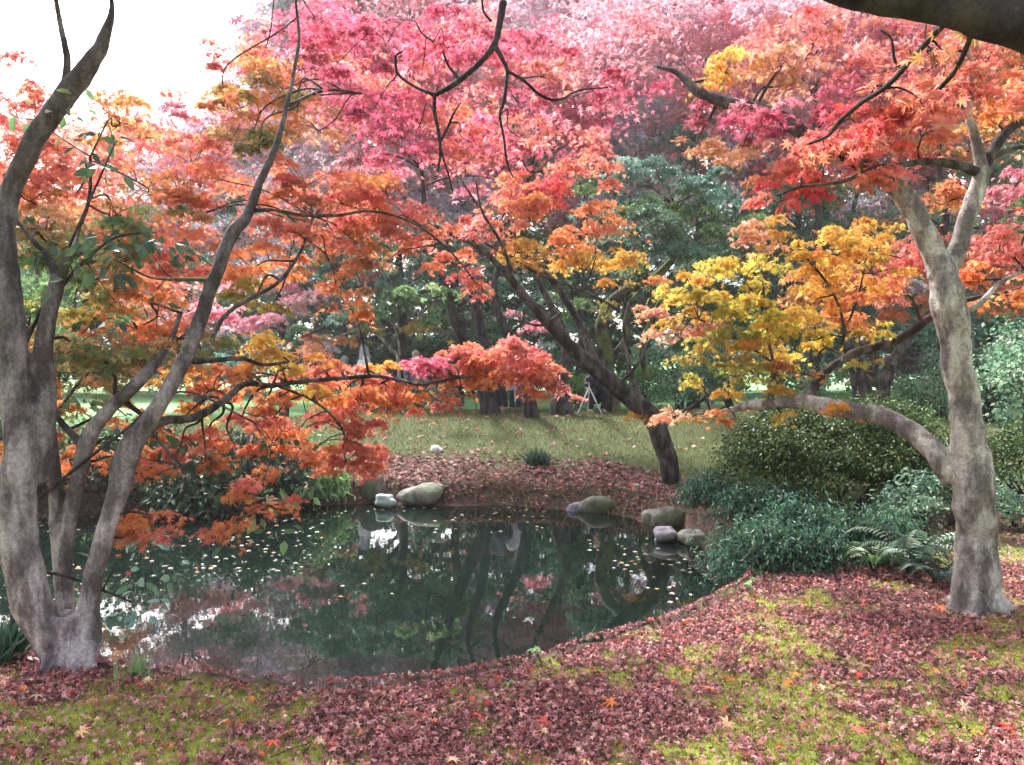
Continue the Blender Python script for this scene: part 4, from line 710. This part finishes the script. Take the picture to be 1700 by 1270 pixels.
# broadleaf bushes on the far left bank
for px, d, h, w, lab, pal in [(240, 10.9, .8, .7, "dark broad leaved bush behind the left stems across the water", 'deep'), (330, 10.6, .95, .75, "tall broad leaved bush on the far left bank", 'deep'), (420, 10.9, .95, .75, "dark bush behind the hanging orange leaves", 'deep'), (500, 11.4, .6, .6, "lower dark bush at the right end of the far left bushes", 'green'), (150, 11.0, .7, .8, "dark bush seen between the left stems", 'green'), (40, 10.5, .8, .9, "dark bush at the far left edge across the water", 'deep')]:
    x = (px - 850) / F_PX * d; blob_shrub("camellia_bush", lab, (x, d, g(x, d) + .32), (w, .6, h * .85), pal, .085, 'oval', 2.8, per=24, group="broad leaved bushes on the far left bank", cat="bush", stems=6, flat=.35)
for px, d, w, h, lab in [(540, 11.35, .35, .22, "low yellow green plants hanging over the far waterline left of the boulders"), (470, 11.2, .4, .25, "low light green plants at the far waterline below the dark bushes")]:
    lance_shrub(lab, px, d, w, h, 1.6, 'bright', .11, "waterside_plant", group="light plants at the far waterline")
# young broadleaf sapling at the left
sap = [[(22,1085,4.5,14),(20,1000,4.5,12),(24,900,4.5,11),(14,780,4.5,10),(30,600,4.45,9),(100,480,4.4,7),(180,400,4.3,5),(250,385,4.3,3)],[(22,940,4.5,7),(120,960,4.4,5),(220,1000,4.35,3)],[(30,600,4.45,6),(150,330,4.3,4),(190,240,4.3,3)],[(24,860,4.5,6),(200,720,4.4,5),(300,650,4.4,4),(420,700,4.5,3)]]
bS = at(22, 1085, 4.5); bS[2] = g(bS[0], bS[1])
sp_p = [(150,430,60,45,4.3,'deep',.4),(200,400,50,30,4.3,'deep',.4),(270,400,60,28,4.3,'deep',.6),(170,240,35,40,4.3,'deep',.4),(190,480,40,50,4.3,'deep',.3),(130,150,30,40,4.3,'green',.35),(225,1010,18,16,4.35,'teal',.9),(235,960,45,35,4.6,'mint',.3),(240,900,50,40,4.7,'teal',.5),(330,790,90,40,4.9,'deep',.45),(420,760,90,45,5.1,'deep',.45),(300,730,60,30,4.8,'deep',.35),(450,860,50,24,4.7,'green',.3),(500,800,40,40,5.1,'green',.3),(130,620,60,60,4.45,'green',.2)]
tree("broadleaf_sapling", "slender sapling with dark oval leaves behind the left maple's foot", bS, sap, sp_p, BARK_M, "sapling", leaf=.075, tmpl='oval', voxel=.011, leafmat=M_GLOSSY, per=10, twig=.004)
# ------------------------------------------------------------------ stones
def stone_mat(name, c1, c2, mossy):
    m, nt, out = newmat(name); L = nt.links.new; tc = nd(nt, "ShaderNodeTexCoord")
    n1 = nd(nt, "ShaderNodeTexNoise"); n1.inputs['Scale'].default_value = 9; n1.inputs['Detail'].default_value = 10; L(tc.outputs['Object'], n1.inputs['Vector'])
    cr = nd(nt, "ShaderNodeValToRGB"); cr.color_ramp.elements[0].position = .35; cr.color_ramp.elements[1].position = .68; cr.color_ramp.elements[0].color = (*c1, 1); cr.color_ramp.elements[1].color = (*c2, 1); L(n1.outputs[0], cr.inputs[0])
    n2 = nd(nt, "ShaderNodeTexNoise"); n2.inputs['Scale'].default_value = 3.5; n2.inputs['Detail'].default_value = 6; L(tc.outputs['Object'], n2.inputs['Vector'])
    r = nd(nt, "ShaderNodeMapRange"); r.inputs['From Min'].default_value = .6 - .3 * mossy; r.inputs['From Max'].default_value = .75 - .2 * mossy; r.inputs['To Max'].default_value = .8; L(n2.outputs[0], r.inputs[0])
    mx = nd(nt, "ShaderNodeMix", data_type='RGBA'); mx.inputs['B'].default_value = (.10, .13, .05, 1); L(r.outputs[0], mx.inputs['Factor']); L(cr.outputs[0], mx.inputs['A'])
    p = nd(nt, "ShaderNodeBsdfPrincipled"); p.inputs['Roughness'].default_value = .85; L(mx.outputs['Result'], p.inputs['Base Color'])
    b = nd(nt, "ShaderNodeBump"); b.inputs['Strength'].default_value = .6; b.inputs['Distance'].default_value = .03; L(n1.outputs[0], b.inputs['Height']); L(b.outputs[0], p.inputs['Normal']); L(p.outputs[0], out.inputs[0]); return m
ST_G = stone_mat("mossy_stone", (.06, .065, .055), (.24, .23, .20), .5); ST_P = stone_mat("lilac_grey_stone", (.16, .15, .18), (.36, .34, .38), .1); ST_W = stone_mat("white_stone", (.6, .62, .64), (.85, .86, .88), 0); ST_B = stone_mat("pale_blue_green_stone", (.20, .25, .23), (.48, .56, .52), .2)
import bmesh
def stone(label, c, r, mat, group="boulders along the far waterline", name="boulder", seed=0):
    rr = np.random.default_rng(seed + 5); bm = bmesh.new(); bmesh.ops.create_icosphere(bm, subdivisions=4, radius=1)
    ph = rr.random((6, 3)) * 6.28; fq = rr.normal(size=(6, 3)) * 1.6
    for v in bm.verts:
        p = np.array(v.co); k = 1 + sum(.075 * math.sin(float(fq[j] @ p) * 1.4 + ph[j, 0]) for j in range(6)) + .035 * math.sin(6 * p[0] + ph[0, 1]) * math.sin(5 * p[1] + 3 * p[2]) + .012 * rr.normal()
        q = np.sign(p) * np.abs(p) ** .85 * k; v.co = (q[0] * r[0], q[1] * r[1], q[2] * r[2])
    me = bpy.data.meshes.new(name); bm.to_mesh(me); bm.free(); me.polygons.foreach_set("use_smooth", [True] * len(me.polygons)); me.materials.append(mat)
    o = bpy.data.objects.new(name, me); link(o); o.location = (float(c[0]), float(c[1]), float(c[2]) - .02); o.rotation_euler = (rr.uniform(-.12, .12), rr.uniform(-.15, .15), rr.uniform(-.3, .3)); return tagp(o, label, "rock", group)
STN = [("largest oval grey green boulder at the far waterline, left of centre", 704, 817, 11.2, 36, 18, ST_G), ("upright grey boulder partly under the orange leaves", 617, 806, 11.35, 21, 22, ST_G), ("small pale blue green stone at the waterline between two boulders", 638, 830, 10.95, 18, 11, ST_B),
 ("flat olive boulder at the foot of the leaning maple", 1100, 860, 9.35, 32, 19, ST_G), ("lilac grey stone in the water below the olive boulder", 1105, 886, 8.9, 21, 14, ST_P), ("long flat grey stone beside the narrow leaved shrub", 1163, 892, 8.7, 34, 14, ST_G), ("pale blue green flat stone left of the leaning maple's foot", 1068, 808, 11.15, 25, 9, ST_B), ("grey boulder set in the bank under the litter, right of centre", 988, 838, 10.7, 27, 16, ST_G), ("small dark stone standing in the water's edge right of centre", 955, 850, 10.75, 14, 16, ST_P), ("round mossy boulder behind the small pale stone", 660, 808, 11.7, 16, 14, ST_G),
]
for i, (lab, px, py, d, rx, rz, mt) in enumerate(STN):
    c = at(px, py, d); stone(lab, c, (px2m(rx, d), px2m(rx * .7, d), px2m(rz, d)), mt, seed=i)
c = at(724, 756, 12.9); x_, y_ = c[0], 12.9; stone("small white stone lying on the leaf strewn slope above the boulders", (x_, y_, g(x_, y_) + .05), (.10, .08, .065), ST_W, None, "stone", 40)
# ------------------------------------------------------------------ grass, moss, fallen leaves
LIT = np.array([1.08, .86, .84]) * np.array([(.40,.21,.21),(.26,.10,.11),(.56,.36,.34),(.14,.06,.06),(.66,.48,.40),(.24,.14,.11),(.45,.13,.13),(.08,.04,.04),(.50,.27,.29),(.60,.16,.10),(.34,.24,.18),(.58,.32,.36)])
def litter(name, label, N, xr, yr, keep, size, z_up=.012, tmpl='m5', bright=1.0, mat=None, colz=LIT, curl=.45):
    x = rng.uniform(*xr, N); y = rng.uniform(*yr, N); k = rng.random(N) < keep(x, y); x, y = x[k], y[k]; n = len(x); z = G(x, y) + z_up + rng.random(n) * .022
    a = rng.uniform(0, 6.28, n); tip = np.stack([np.cos(a), np.sin(a), rng.normal(size=n) * curl * .7], -1); nor = np.stack([rng.normal(size=n) * curl, rng.normal(size=n) * curl, np.ones(n)], -1)
    w = np.array([1.6, 1.6, 1.2, 1.4, .55, 1, .9, 1, 1.2, .22, .7, .8])[:len(colz)] if colz is LIT else np.ones(len(colz)); col = colz[rng.choice(len(colz), n, p=w / w.sum())] * (.7 + .6 * rng.random((n, 1))) * bright
    A = Acc(); put(A, np.stack([x, y, z], -1), tip, nor, size * (.5 + 1.0 * rng.random(n) ** 1.5), np.clip(col, 0, .85), tmpl); o = A.obj(name, mat or M_LITTER, None); tagp(o, label, "leaves", kind="stuff"); return o
vis = lambda x, y: np.abs(x) < .70 * y + .5
litter("fallen_leaves", "carpet of fallen maroon and pink maple leaves on the near bank", 400000, (-5, 6.2), (2.4, 8.5), lambda x, y: (pond_sd(x, y) > -.07) * vis(x, y) * (1 - .66 * moss_mask(x, y)) * (1 - .6 * sstep(5.5, 7.5, y) * (x < 5)) * np.where(y > 5, .6, 1.0), .0205, tmpl='m5', curl=.85, bright=.98)
litter("fallen_leaves", "carpet of fallen pinkish brown leaves on the far bank slope", 50000, (-6.5, 7), (8.7, 15.5), lambda x, y: (pond_sd(x, y) > .06) * far_litter(x, y) * vis(x, y), .05, tmpl='m5', bright=.8)
litter("scattered_leaves", "single fallen leaves scattered on the grassy crest", 2400, (-7, 9), (12.5, 19), lambda x, y: vis(x, y) * (.35 + .65 * vnoise(x, y, 1.3, 77) ** 2), .06, tmpl='m5', bright=1.25)
# bright single leaves on top of the near carpet
litter("bright_leaves", "brighter orange, peach and red leaves lying on top of the near carpet", 500, (-3.5, 5), (2.6, 6.5), lambda x, y: (pond_sd(x, y) > .05) * vis(x, y), .044, z_up=.03, tmpl='m7', colz=np.array([(.72,.22,.06),(.75,.42,.25),(.70,.08,.05),(.72,.50,.32),(.66,.12,.10)]))
def blades(name, label, N, xr, yr, keep, h, cols, wid=1.0, cat="grass"):
    x = rng.uniform(*xr, N); y = rng.uniform(*yr, N); k = rng.random(N) < keep(x, y); x, y = x[k], y[k]; n = len(x); z = G(x, y) - .003
    tip = np.stack([rng.normal(size=n) * .45, rng.normal(size=n) * .45, np.ones(n)], -1); nor = rng.normal(size=(n, 3)) * np.array([1, 1, .1]); cols = np.array(cols)
    A = Acc(); put(A, np.stack([x, y, z], -1), tip, nor, h * (.5 + rng.random(n)), cols[rng.integers(0, len(cols), n)] * (.7 + .6 * rng.random((n, 1))), 'blade'); o = A.obj(name, M_GRASS, None); return tagp(o, label, cat, kind="stuff")
TEMPL['blade'] = blocks((np.array([(0, .06, 0), (0, -.06, 0), (.6, .04, .05), (.6, -.04, .05), (1, 0, .12)]), np.array([(0, 1, 3, 2), (2, 3, 4, 4)])))
blades("moss", "cushions of yellow green moss showing between the fallen leaves", 190000, (-4, 5.2), (2.5, 6.2), lambda x, y: (pond_sd(x, y) > .02) * vis(x, y) * moss_mask(x, y), .026, [(.44,.48,.07),(.32,.38,.06),(.52,.54,.12),(.22,.28,.05)], cat="moss")
blades("bank_grass", "short olive grass on the far bank and crest", 90000, (-7, 9), (11, 18.5), lambda x, y: vis(x, y) * (pond_sd(x, y) > .1) * (1 - .85 * far_litter(x, y)), .055, [(.11,.14,.045),(.15,.18,.06),(.08,.10,.035),(.19,.17,.08)])
blades("edge_grass", "ragged dry grass fringing the far waterline", 7000, (-6, 2.6), (9.3, 12.5), lambda x, y: (pond_sd(x, y) > -.06) * (pond_sd(x, y) < .42) * (.25 + .75 * vnoise(x, y, .6, 50)), .13, [(.12,.12,.06),(.20,.18,.10),(.06,.08,.04),(.30,.25,.16)])
blades("edge_grass", "fine green grass fringing the near edge of the pond", 5000, (-1.9, 4), (3.8, 7.5), lambda x, y: (pond_sd(x, y) > -.04) * (pond_sd(x, y) < .16) * (vnoise(x, y, .35, 60) ** 2) * np.where(x > .3, 1, .2), .09, [(.10,.22,.08),(.2,.28,.1),(.08,.16,.08)])
# floating leaves
def floating():
    N = 1300; x = rng.uniform(-7, 2.2, N); y = rng.uniform(4.2, 11, N); k = (pond_sd(x, y) < -.12) & (vnoise(x, y, 1.4, 88) + np.where(x < -.6, .22, 0) + .30 * np.exp(pond_sd(x, y) / .35) > .56 + .12 * rng.random(N)); x, y = x[k], y[k]; n = len(x); a = rng.uniform(0, 6.28, n)
    cols = np.array([(.62,.58,.48),(.55,.45,.35),(.70,.66,.60),(.60,.35,.12),(.5,.2,.1)]); A = Acc()
    put(A, np.stack([x, y, np.full(n, WATER_Z + .006)], -1), np.stack([np.cos(a), np.sin(a), np.zeros(n)], -1), np.stack([rng.normal(size=n) * .08, rng.normal(size=n) * .08, np.ones(n)], -1), .038 * (.6 + .7 * rng.random(n)), cols[rng.choice(5, n, p=[.3,.25,.25,.12,.08])], 'm5')
    o = A.obj("floating_leaves", M_LITTER, None); tagp(o, "pale fallen leaves floating on the pond", "leaves", kind="stuff")
floating()
# tufts and seedlings
def tuft(label, x, y, h, n, cols, name="grass_tuft", wid=.004, spread=.4, z=None, group=None):
    b = np.array([x, y, g(x, y) if z is None else z]); A = Acc(); pos = b + rng.normal(size=(n, 3)) * np.array([.03, .03, 0]) * (h / .15); pos[:, 2] = b[2]
    tip = np.stack([rng.normal(size=n) * spread, rng.normal(size=n) * spread, np.ones(n)], -1); cols = np.array(cols); put(A, pos - b, tip, rng.normal(size=(n, 3)) * np.array([1, 1, .1]), h * (.5 + .6 * rng.random(n)), cols[rng.integers(0, len(cols), n)] * (.8 + .4 * rng.random((n, 1))), 'blade')
    o = A.obj(name, M_GRASS, None); o.location = tuple(float(v) for v in b); return tagp(o, label, "grass", group)
tuft("upright tuft of green blades at the pond edge right of the left maple", at(228, 1110, 4.15)[0], 4.12, .17, 26, [(.25,.42,.18),(.35,.45,.25)], spread=.18)
tuft("round dark teal grass clump in the middle of the far bank slope", at(893, 795, 12)[0], 12.3, .26, 420, [(.05,.11,.08),(.09,.17,.12),(.04,.08,.06)], spread=.75)
tuft("dark grass clump left of the left maple's foot", at(28, 1090, 4.5)[0], 4.35, .22, 260, [(.05,.12,.08),(.08,.16,.10)], spread=.5)
def seedling(label, px, d, h, n=6, lf=.045):
    x = (px - 850) / F_PX * d; b = np.array([x, d, g(x, d)]); root = thing("seedling", b, label, "seedling", "bright green seedlings at the pond edge"); st = Acc(); pts = spline([b, b + np.array([.01, 0, h * .5]), b + np.array([0, 0, h])], 4); tube(st, pts, np.linspace(.003, .0015, len(pts)), 4); st.obj("stem", M_GRASS, root)
    for m in st.c: pass
    A = Acc(); a = np.linspace(0, 6.28, n, endpoint=False) + rng.random(); p = b + np.array([0, 0, 1.]) * (h * (.4 + .6 * np.arange(n) / n))[:, None]
    put(A, p, np.stack([np.cos(a), np.sin(a), -.2 + 0 * a], -1), np.tile([0, 0, 1.], (n, 1)) + rng.normal(size=(n, 3)) * .2, np.full(n, lf), np.tile((.30, .55, .22), (n, 1)), 'oval'); A.obj("leaf", M_LEAF, root)
seedling("bright green seedling leaning over the water in the middle of the near edge", 888, 4.3, .07, 6, .05); seedling("tiny green seedling among the pink leaves below the middle seedling", 845, 3.95, .05, 5); seedling("tall slim seedling in front of the narrow leaved shrub", 1248, 5.55, .14, 9, .05); seedling("tiny seedling at the lowest point of the near edge", 552, 3.95, .04, 4, .035); seedling("flat green seedling left of the right maple in the litter", 1405, 5.0, .04, 6, .05)
#@@PEOPLE

tw_ = Acc()
for k in range(420):
    x, y = rng.uniform(-3.5, 5), rng.uniform(2.6, 7)
    if pond_sd(x, y) < .05: continue
    a_ = rng.uniform(0, 6.28); L_ = rng.uniform(.05, .22); z_ = g(x, y) + .03; o_ = np.array([math.cos(a_), math.sin(a_), rng.uniform(-.05, .12)]) * L_; p_ = np.array([x, y, z_])
    tube(tw_, [p_ - o_ / 2, p_ + rng.normal(size=3) * .006, p_ + o_ / 2], [.0025, .0022, .0012], 5)
tagp(tw_.obj("fallen_twigs", BARK_M, None), "thin dry twigs lying among the fallen leaves", "twigs", kind="stuff")
# ================================================================== people beyond the crest
def plain(name, col, rough=.8):
    m, nt, out = newmat(name); p = nd(nt, "ShaderNodeBsdfPrincipled"); p.inputs['Roughness'].default_value = rough; tc = nd(nt, "ShaderNodeTexCoord"); n = nd(nt, "ShaderNodeTexNoise"); n.inputs['Scale'].default_value = 18; n.inputs['Detail'].default_value = 4
    nt.links.new(tc.outputs['Object'], n.inputs['Vector']); cr = nd(nt, "ShaderNodeValToRGB"); cr.color_ramp.elements[0].position = .3; cr.color_ramp.elements[1].position = .7; cr.color_ramp.elements[0].color = (*[c * .75 for c in col], 1); cr.color_ramp.elements[1].color = (*[min(.9, c * 1.2) for c in col], 1)
    nt.links.new(n.outputs[0], cr.inputs[0]); nt.links.new(cr.outputs[0], p.inputs['Base Color']); nt.links.new(p.outputs[0], out.inputs[0]); return m
SKIN = plain("skin", (.55, .36, .28), .6); HAIR = plain("black_hair", (.02, .018, .02), .5); HAIRG = plain("grey_hair", (.30, .30, .34), .6); C_BLK = plain("black_cloth", (.02, .02, .035)); C_WHT = plain("white_cloth", (.72, .72, .78)); C_GRY = plain("blue_grey_cloth", (.16, .16, .24)); C_LIL = plain("lilac_grey_cloth", (.40, .38, .48)); C_DEN = plain("dark_denim", (.05, .06, .12)); METAL = plain("pale_metal", (.62, .6, .6), .4); RED = plain("red_cloth", (.45, .04, .06))
def person(label, x, y, rot, H=1.62, pose='stand', jacket=C_GRY, legs=C_DEN, hair=HAIR, hood=None, coat=False, bag=None):
    root = thing("person", (x, y, g(x, y)), label, "person"); s = H / 1.7; root.rotation_euler = (0, 0, rot)
    if pose == 'stand': J = dict(hip=(0,0,.92), chest=(0,-.01,1.30), neck=(0,-.01,1.46), head=(0,-.03,1.60), sh=.19, kn=(.10,-.03,.50), ft=(.11,.02,.06), el=(.25,.02,1.14), ha=(.24,-.14,.92))
    elif pose == 'bend': J = dict(hip=(0,.12,.90), chest=(0,-.16,1.20), neck=(0,-.30,1.30), head=(0,-.42,1.38), sh=.18, kn=(.11,-.02,.50), ft=(.11,.04,.06), el=(.22,-.28,.98), ha=(.17,-.46,.82))
    else: J = dict(hip=(0,.12,.30), chest=(0,-.04,.66), neck=(0,-.10,.82), head=(0,-.14,.96), sh=.18, kn=(.17,-.30,.48), ft=(.15,-.10,.06), el=(.25,-.22,.62), ha=(.12,-.40,.80))
    v = {k: (np.array(a) if not np.isscalar(a) else a) for k, a in J.items()}; fx = lambda p, sg: np.array([p[0] * sg, p[1], p[2]]); A = Acc(); Jk = Acc(); Tr = Acc()
    def T(acc, P, r, sd=12): P = np.array(P) * s; pr = spline(np.hstack([P, np.array(r)[:, None] * s]), 4); tube(acc, pr[:, :3], pr[:, 3], sd)
    T(A, [v['hip'], (v['hip'] + v['chest']) / 2, v['chest'], v['neck'] + np.array([0,0,-.06])], [.15,.13,.16,.08]); T(A, [v['neck'] + np.array([0,0,-.06]), v['neck'] + np.array([0,0,.06])], [.055,.05])
    h = v['head']; T(A, [h + np.array([0,.0,-.115]), h + np.array([0,-.012,-.08]), h + np.array([0,-.005,-.02]), h + np.array([0,.008,.05]), h + np.array([0,.01,.10]), h + np.array([0,.01,.118])], [.03,.058,.08,.085,.06,.01], 16)
    T(A, [h + np.array([0,-.075,0]), h + np.array([0,-.10,-.025])], [.01,.016]);
    for sg in (-1, 1): T(A, [h + np.array([sg*.078,.01,.015]), h + np.array([sg*.088,.02,-.025])], [.014,.01])
    T(Jk, [v['hip'] + np.array([0,0,-.05]), v['hip'] + np.array([0,0,.08]), (v['hip'] + v['chest']) / 2, v['chest'], v['neck'] + np.array([0,0,-.05])], [.175,.17,.155,.175,.09])
    if coat: T(Jk, [v['hip'] + np.array([0,.02,.1]), v['hip'] + np.array([0,.02,-.15]), v['hip'] + np.array([0,.02,-.42])], [.17,.21,.24], 16)
    for sg in (-1, 1):
        S = np.array([v['sh'] * sg, v['chest'][1], v['chest'][2] + .08]); E = fx(v['el'], sg); Hn = fx(v['ha'], sg); K = fx(v['kn'], sg); Fo = fx(v['ft'], sg); Hp = v['hip'] + np.array([.09 * sg, 0, -.02])
        T(A, [v['chest'] + np.array([0,0,.08]), S, E, Hn], [.07,.055,.042,.03]); T(A, [Hp, K, Fo], [.09,.062,.042]); T(A, [Fo + np.array([0,.05,-.02]), Fo + np.array([0,-.06,-.03]), Fo + np.array([0,-.15,-.04])], [.045,.045,.03])
        T(Jk, [v['chest'] + np.array([0,0,.08]), S, E, Hn * .85 + E * .15], [.085,.072,.06,.045]); T(Tr, [Hp + np.array([-.03*sg,0,.06]), Hp, K, Fo + np.array([0,0,.03])], [.12,.115,.085,.065])
    bodym = fuse(A, "body", .013, 2); ob = mesh_obj("body", bodym, SKIN, None); ob.parent = root
    for sg in (-1, 1):
        F = Acc(); Hn = fx(v['ha'], sg); dr = nrm(Hn - fx(v['el'], sg)); T(F, [Hn - dr * .02, Hn + dr * .05], [.028,.034], 8)
        for q in range(4): a = Hn + dr * .05 + np.array([(q - 1.5) * .018, 0, 0]); L = (.062, .072, .068, .052)[q]; T(F, [a, a + dr * L * .55 + np.array([0,-.006,0]), a + dr * L + np.array([0,-.022,-.004])], [.0088,.0082,.0065], 6)
        a = Hn + dr * .012 + np.array([-.028 * sg, -.01, 0]); T(F, [a, a + dr * .03 + np.array([-.016 * sg, -.012, 0]), a + dr * .055 + np.array([-.02 * sg, -.022, 0])], [.011,.01,.008], 6)
        fo = mesh_obj("hand", fuse(F, "hand", .004, 1), SKIN, None); fo.parent = root
    for acc, nm, mt in ((Jk, "coat" if coat else "jacket", jacket), (Tr, "trousers", legs)):
        o = mesh_obj(nm, fuse(acc, nm, .016, 3), mt, None); o.parent = root
    Hh = Acc(); T(Hh, [h + np.array([0,.03,-.08]), h + np.array([0,.03,-.03]), h + np.array([0,.024,.03]), h + np.array([0,.014,.09]), h + np.array([0,.01,.13])], [.07,.086,.094,.078,.02], 16); o = Hh.obj("hair", hair, None, True); o.parent = root
    if hood is not None:
        Q = Acc(); T(Q, [v['neck'] + np.array([0,.02,-.08]), h + np.array([0,.03,-.08]), h + np.array([0,.03,0]), h + np.array([0,.03,.08]), h + np.array([0,.05,.15])], [.16,.125,.118,.095,.02], 18); o = Q.obj("hood", hood, None, True); o.parent = root
    for sg in (-1, 1):
        E = Acc(); T(E, [h + np.array([sg*.03,-.078,.012]), h + np.array([sg*.03,-.086,.012])], [.010,.006], 8)
        o = E.obj("eye", HAIR, None, True); o.parent = root
    return root
def xat(px, d): return (px - 850) / F_PX * d
person("person in a lilac grey hood standing beyond the crest, head above the red leaves", xat(605, 18.6), 18.6, R(-60), 1.55, jacket=C_WHT, hood=C_LIL, hair=HAIRG)
person("person with a round dark grey head of hair, left of the hooded person", xat(572, 20.2), 20.2, R(150), 1.62, hair=HAIRG, jacket=C_BLK)
person("person with pale hair half hidden by the crimson leaves", xat(690, 20.0), 20.0, R(20), 1.70, hair=plain("white_hair", (.6,.58,.55)), jacket=C_GRY)
person("bending person in a blue grey jacket and dark trousers, between the crest trunks", xat(832, 17.6), 17.6, R(-50), 1.6, 'bend', C_GRY, C_BLK)
person("person in a long white coat beside the slim crest trunk", xat(856, 18.0), 18.0, R(40), 1.55, coat=True, jacket=C_WHT, legs=C_DEN)
person("photographer in black crouching behind the pale tripod", xat(988, 17.1), 17.1, R(15), 1.62, 'crouch', C_BLK, C_BLK)
person("person in white far across the lawn, seen between the left stems", xat(250, 46), 46, R(30), 1.65, jacket=C_WHT, legs=C_WHT)
person("person in dark blue far across the lawn beside the one in white", xat(274, 45), 45, R(-60), 1.7, jacket=C_DEN, legs=C_DEN)
person("person in pale blue standing beyond the lawn behind the yellow sprays", xat(1178, 29), 29, R(-20), 1.7, jacket=plain("pale_blue_cloth", (.5,.6,.72)), legs=C_GRY)
# tripod with camera
tx, ty = xat(978, 16.5), 16.5; tz = g(tx, ty); root = thing("camera_tripod", (tx, ty, tz), "pale metal camera tripod in front of the crouching photographer", "tripod")
top = np.array([tx, ty, tz + .56])
for k in range(3):
    a = R(90 + 120 * k); A = Acc(); f = np.array([tx + .30 * math.cos(a), ty + .30 * math.sin(a), g(tx + .3 * math.cos(a), ty + .3 * math.sin(a))]); m = top * .45 + f * .55
    tube(A, [top, m], [.016, .016], 8); tube(A, [m, f], [.011, .010], 8); A.obj("leg", METAL, root)
A = Acc(); tube(A, [top - np.array([0,0,.12]), top + np.array([0,0,.10])], [.013, .013], 8); A.obj("column", METAL, root)
A = Acc(); c = top + np.array([0, 0, .15]); 
def box(A, c, h, col=(.5,.5,.5)):
    V = np.array([(sx, sy, sz) for sx in (-1, 1) for sy in (-1, 1) for sz in (-1, 1)]) * np.array(h) + np.array(c); A.add(V, [np.array([(0,1,3,2),(4,6,7,5),(0,4,5,1),(2,3,7,6),(0,2,6,4),(1,5,7,3)])], col)
cm = Acc(); box(cm, c, (.07, .035, .045)); box(cm, c + np.array([0, 0, .055]), (.025, .025, .012)); tube(cm, [c + np.array([0,-.03,0]), c + np.array([0,-.11,0])], [.033, .036], 14)
o = cm.obj("camera_body", C_BLK, None); tagp(o, "small black camera mounted on the pale tripod", "camera"); o.name = "photo_camera"
# pushchair wheels and bag beside the white coat
wx_, wy_ = xat(872, 17.3), 17.3; wz = g(wx_, wy_); root = thing("pushchair", (wx_, wy_, wz), "dark folded pushchair with pale curved frame beside the white coated person", "pushchair")
for sx in (-.22, .22):
    for sy in (-.2, .25):
        A = Acc(); a = np.linspace(0, 6.28, 20); P = np.stack([np.full(20, wx_ + sx), wy_ + sy + .10 * np.cos(a), wz + .10 + .10 * np.sin(a)], -1); tube(A, P, np.full(20, .016), 6); A.obj("wheel", C_BLK, root)
for sx in (-.22, .22):
    A = Acc(); P = spline([(wx_ + sx, wy_ - .25, wz + .10), (wx_ + sx, wy_ - .05, wz + .42), (wx_ + sx, wy_ + .15, wz + .70), (wx_ + sx, wy_ + .38, wz + .86)], 6); tube(A, P, np.full(len(P), .013), 8); P = spline([(wx_ + sx, wy_ + .28, wz + .10), (wx_ + sx, wy_ + .1, wz + .4), (wx_ + sx, wy_ - .08, wz + .5)], 6); tube(A, P, np.full(len(P), .012), 8); A.obj("frame", METAL, root)
A = Acc(); P = spline([(wx_, wy_ - .2, wz + .32), (wx_, wy_ + .05, wz + .30), (wx_, wy_ + .22, wz + .72)], 8); tube(A, P, np.full(len(P), .17), 14); mesh_obj("seat", fuse(A, "seat", .02, 3), C_DEN, root)
# white post on the far lawn
px_, py_ = xat(180, 44), 44.; A = Acc(); z0 = g(px_, py_); tube(A, [(px_, py_, z0 - .1), (px_, py_, z0 + 1.15), (px_, py_, z0 + 1.2)], [.07, .07, .03], 12); box(A, (px_ + .03, py_ - .08, z0 + .95), (.2, .02, .12)); o = A.obj("marker_post", C_WHT, None); tagp(o, "white post with a small board on the far lawn behind the left stems", "post")

# ================================================================== thin haze, added for the veiling glow and far wash
hz = Acc(); box(hz, (0, 24, 9.5), (48, 32, 12.5)); hz = hz.obj("haze", None or M_LEAF, None); hz.data.materials.clear()
hm = bpy.data.materials.new("haze_air"); hm.use_nodes = True; hn = hm.node_tree; hn.nodes.clear(); ho = hn.nodes.new("ShaderNodeOutputMaterial"); hv = hn.nodes.new("ShaderNodeVolumePrincipled")
hv.inputs['Color'].default_value = (.97, .93, .97, 1); hv.inputs['Density'].default_value = 0.0008; hv.inputs['Anisotropy'].default_value = 0.5; hn.links.new(hv.outputs[0], ho.inputs['Volume']); hz.data.materials.append(hm); tagp(hz, kind="stuff")
scene.cycles.volume_bounces = 1
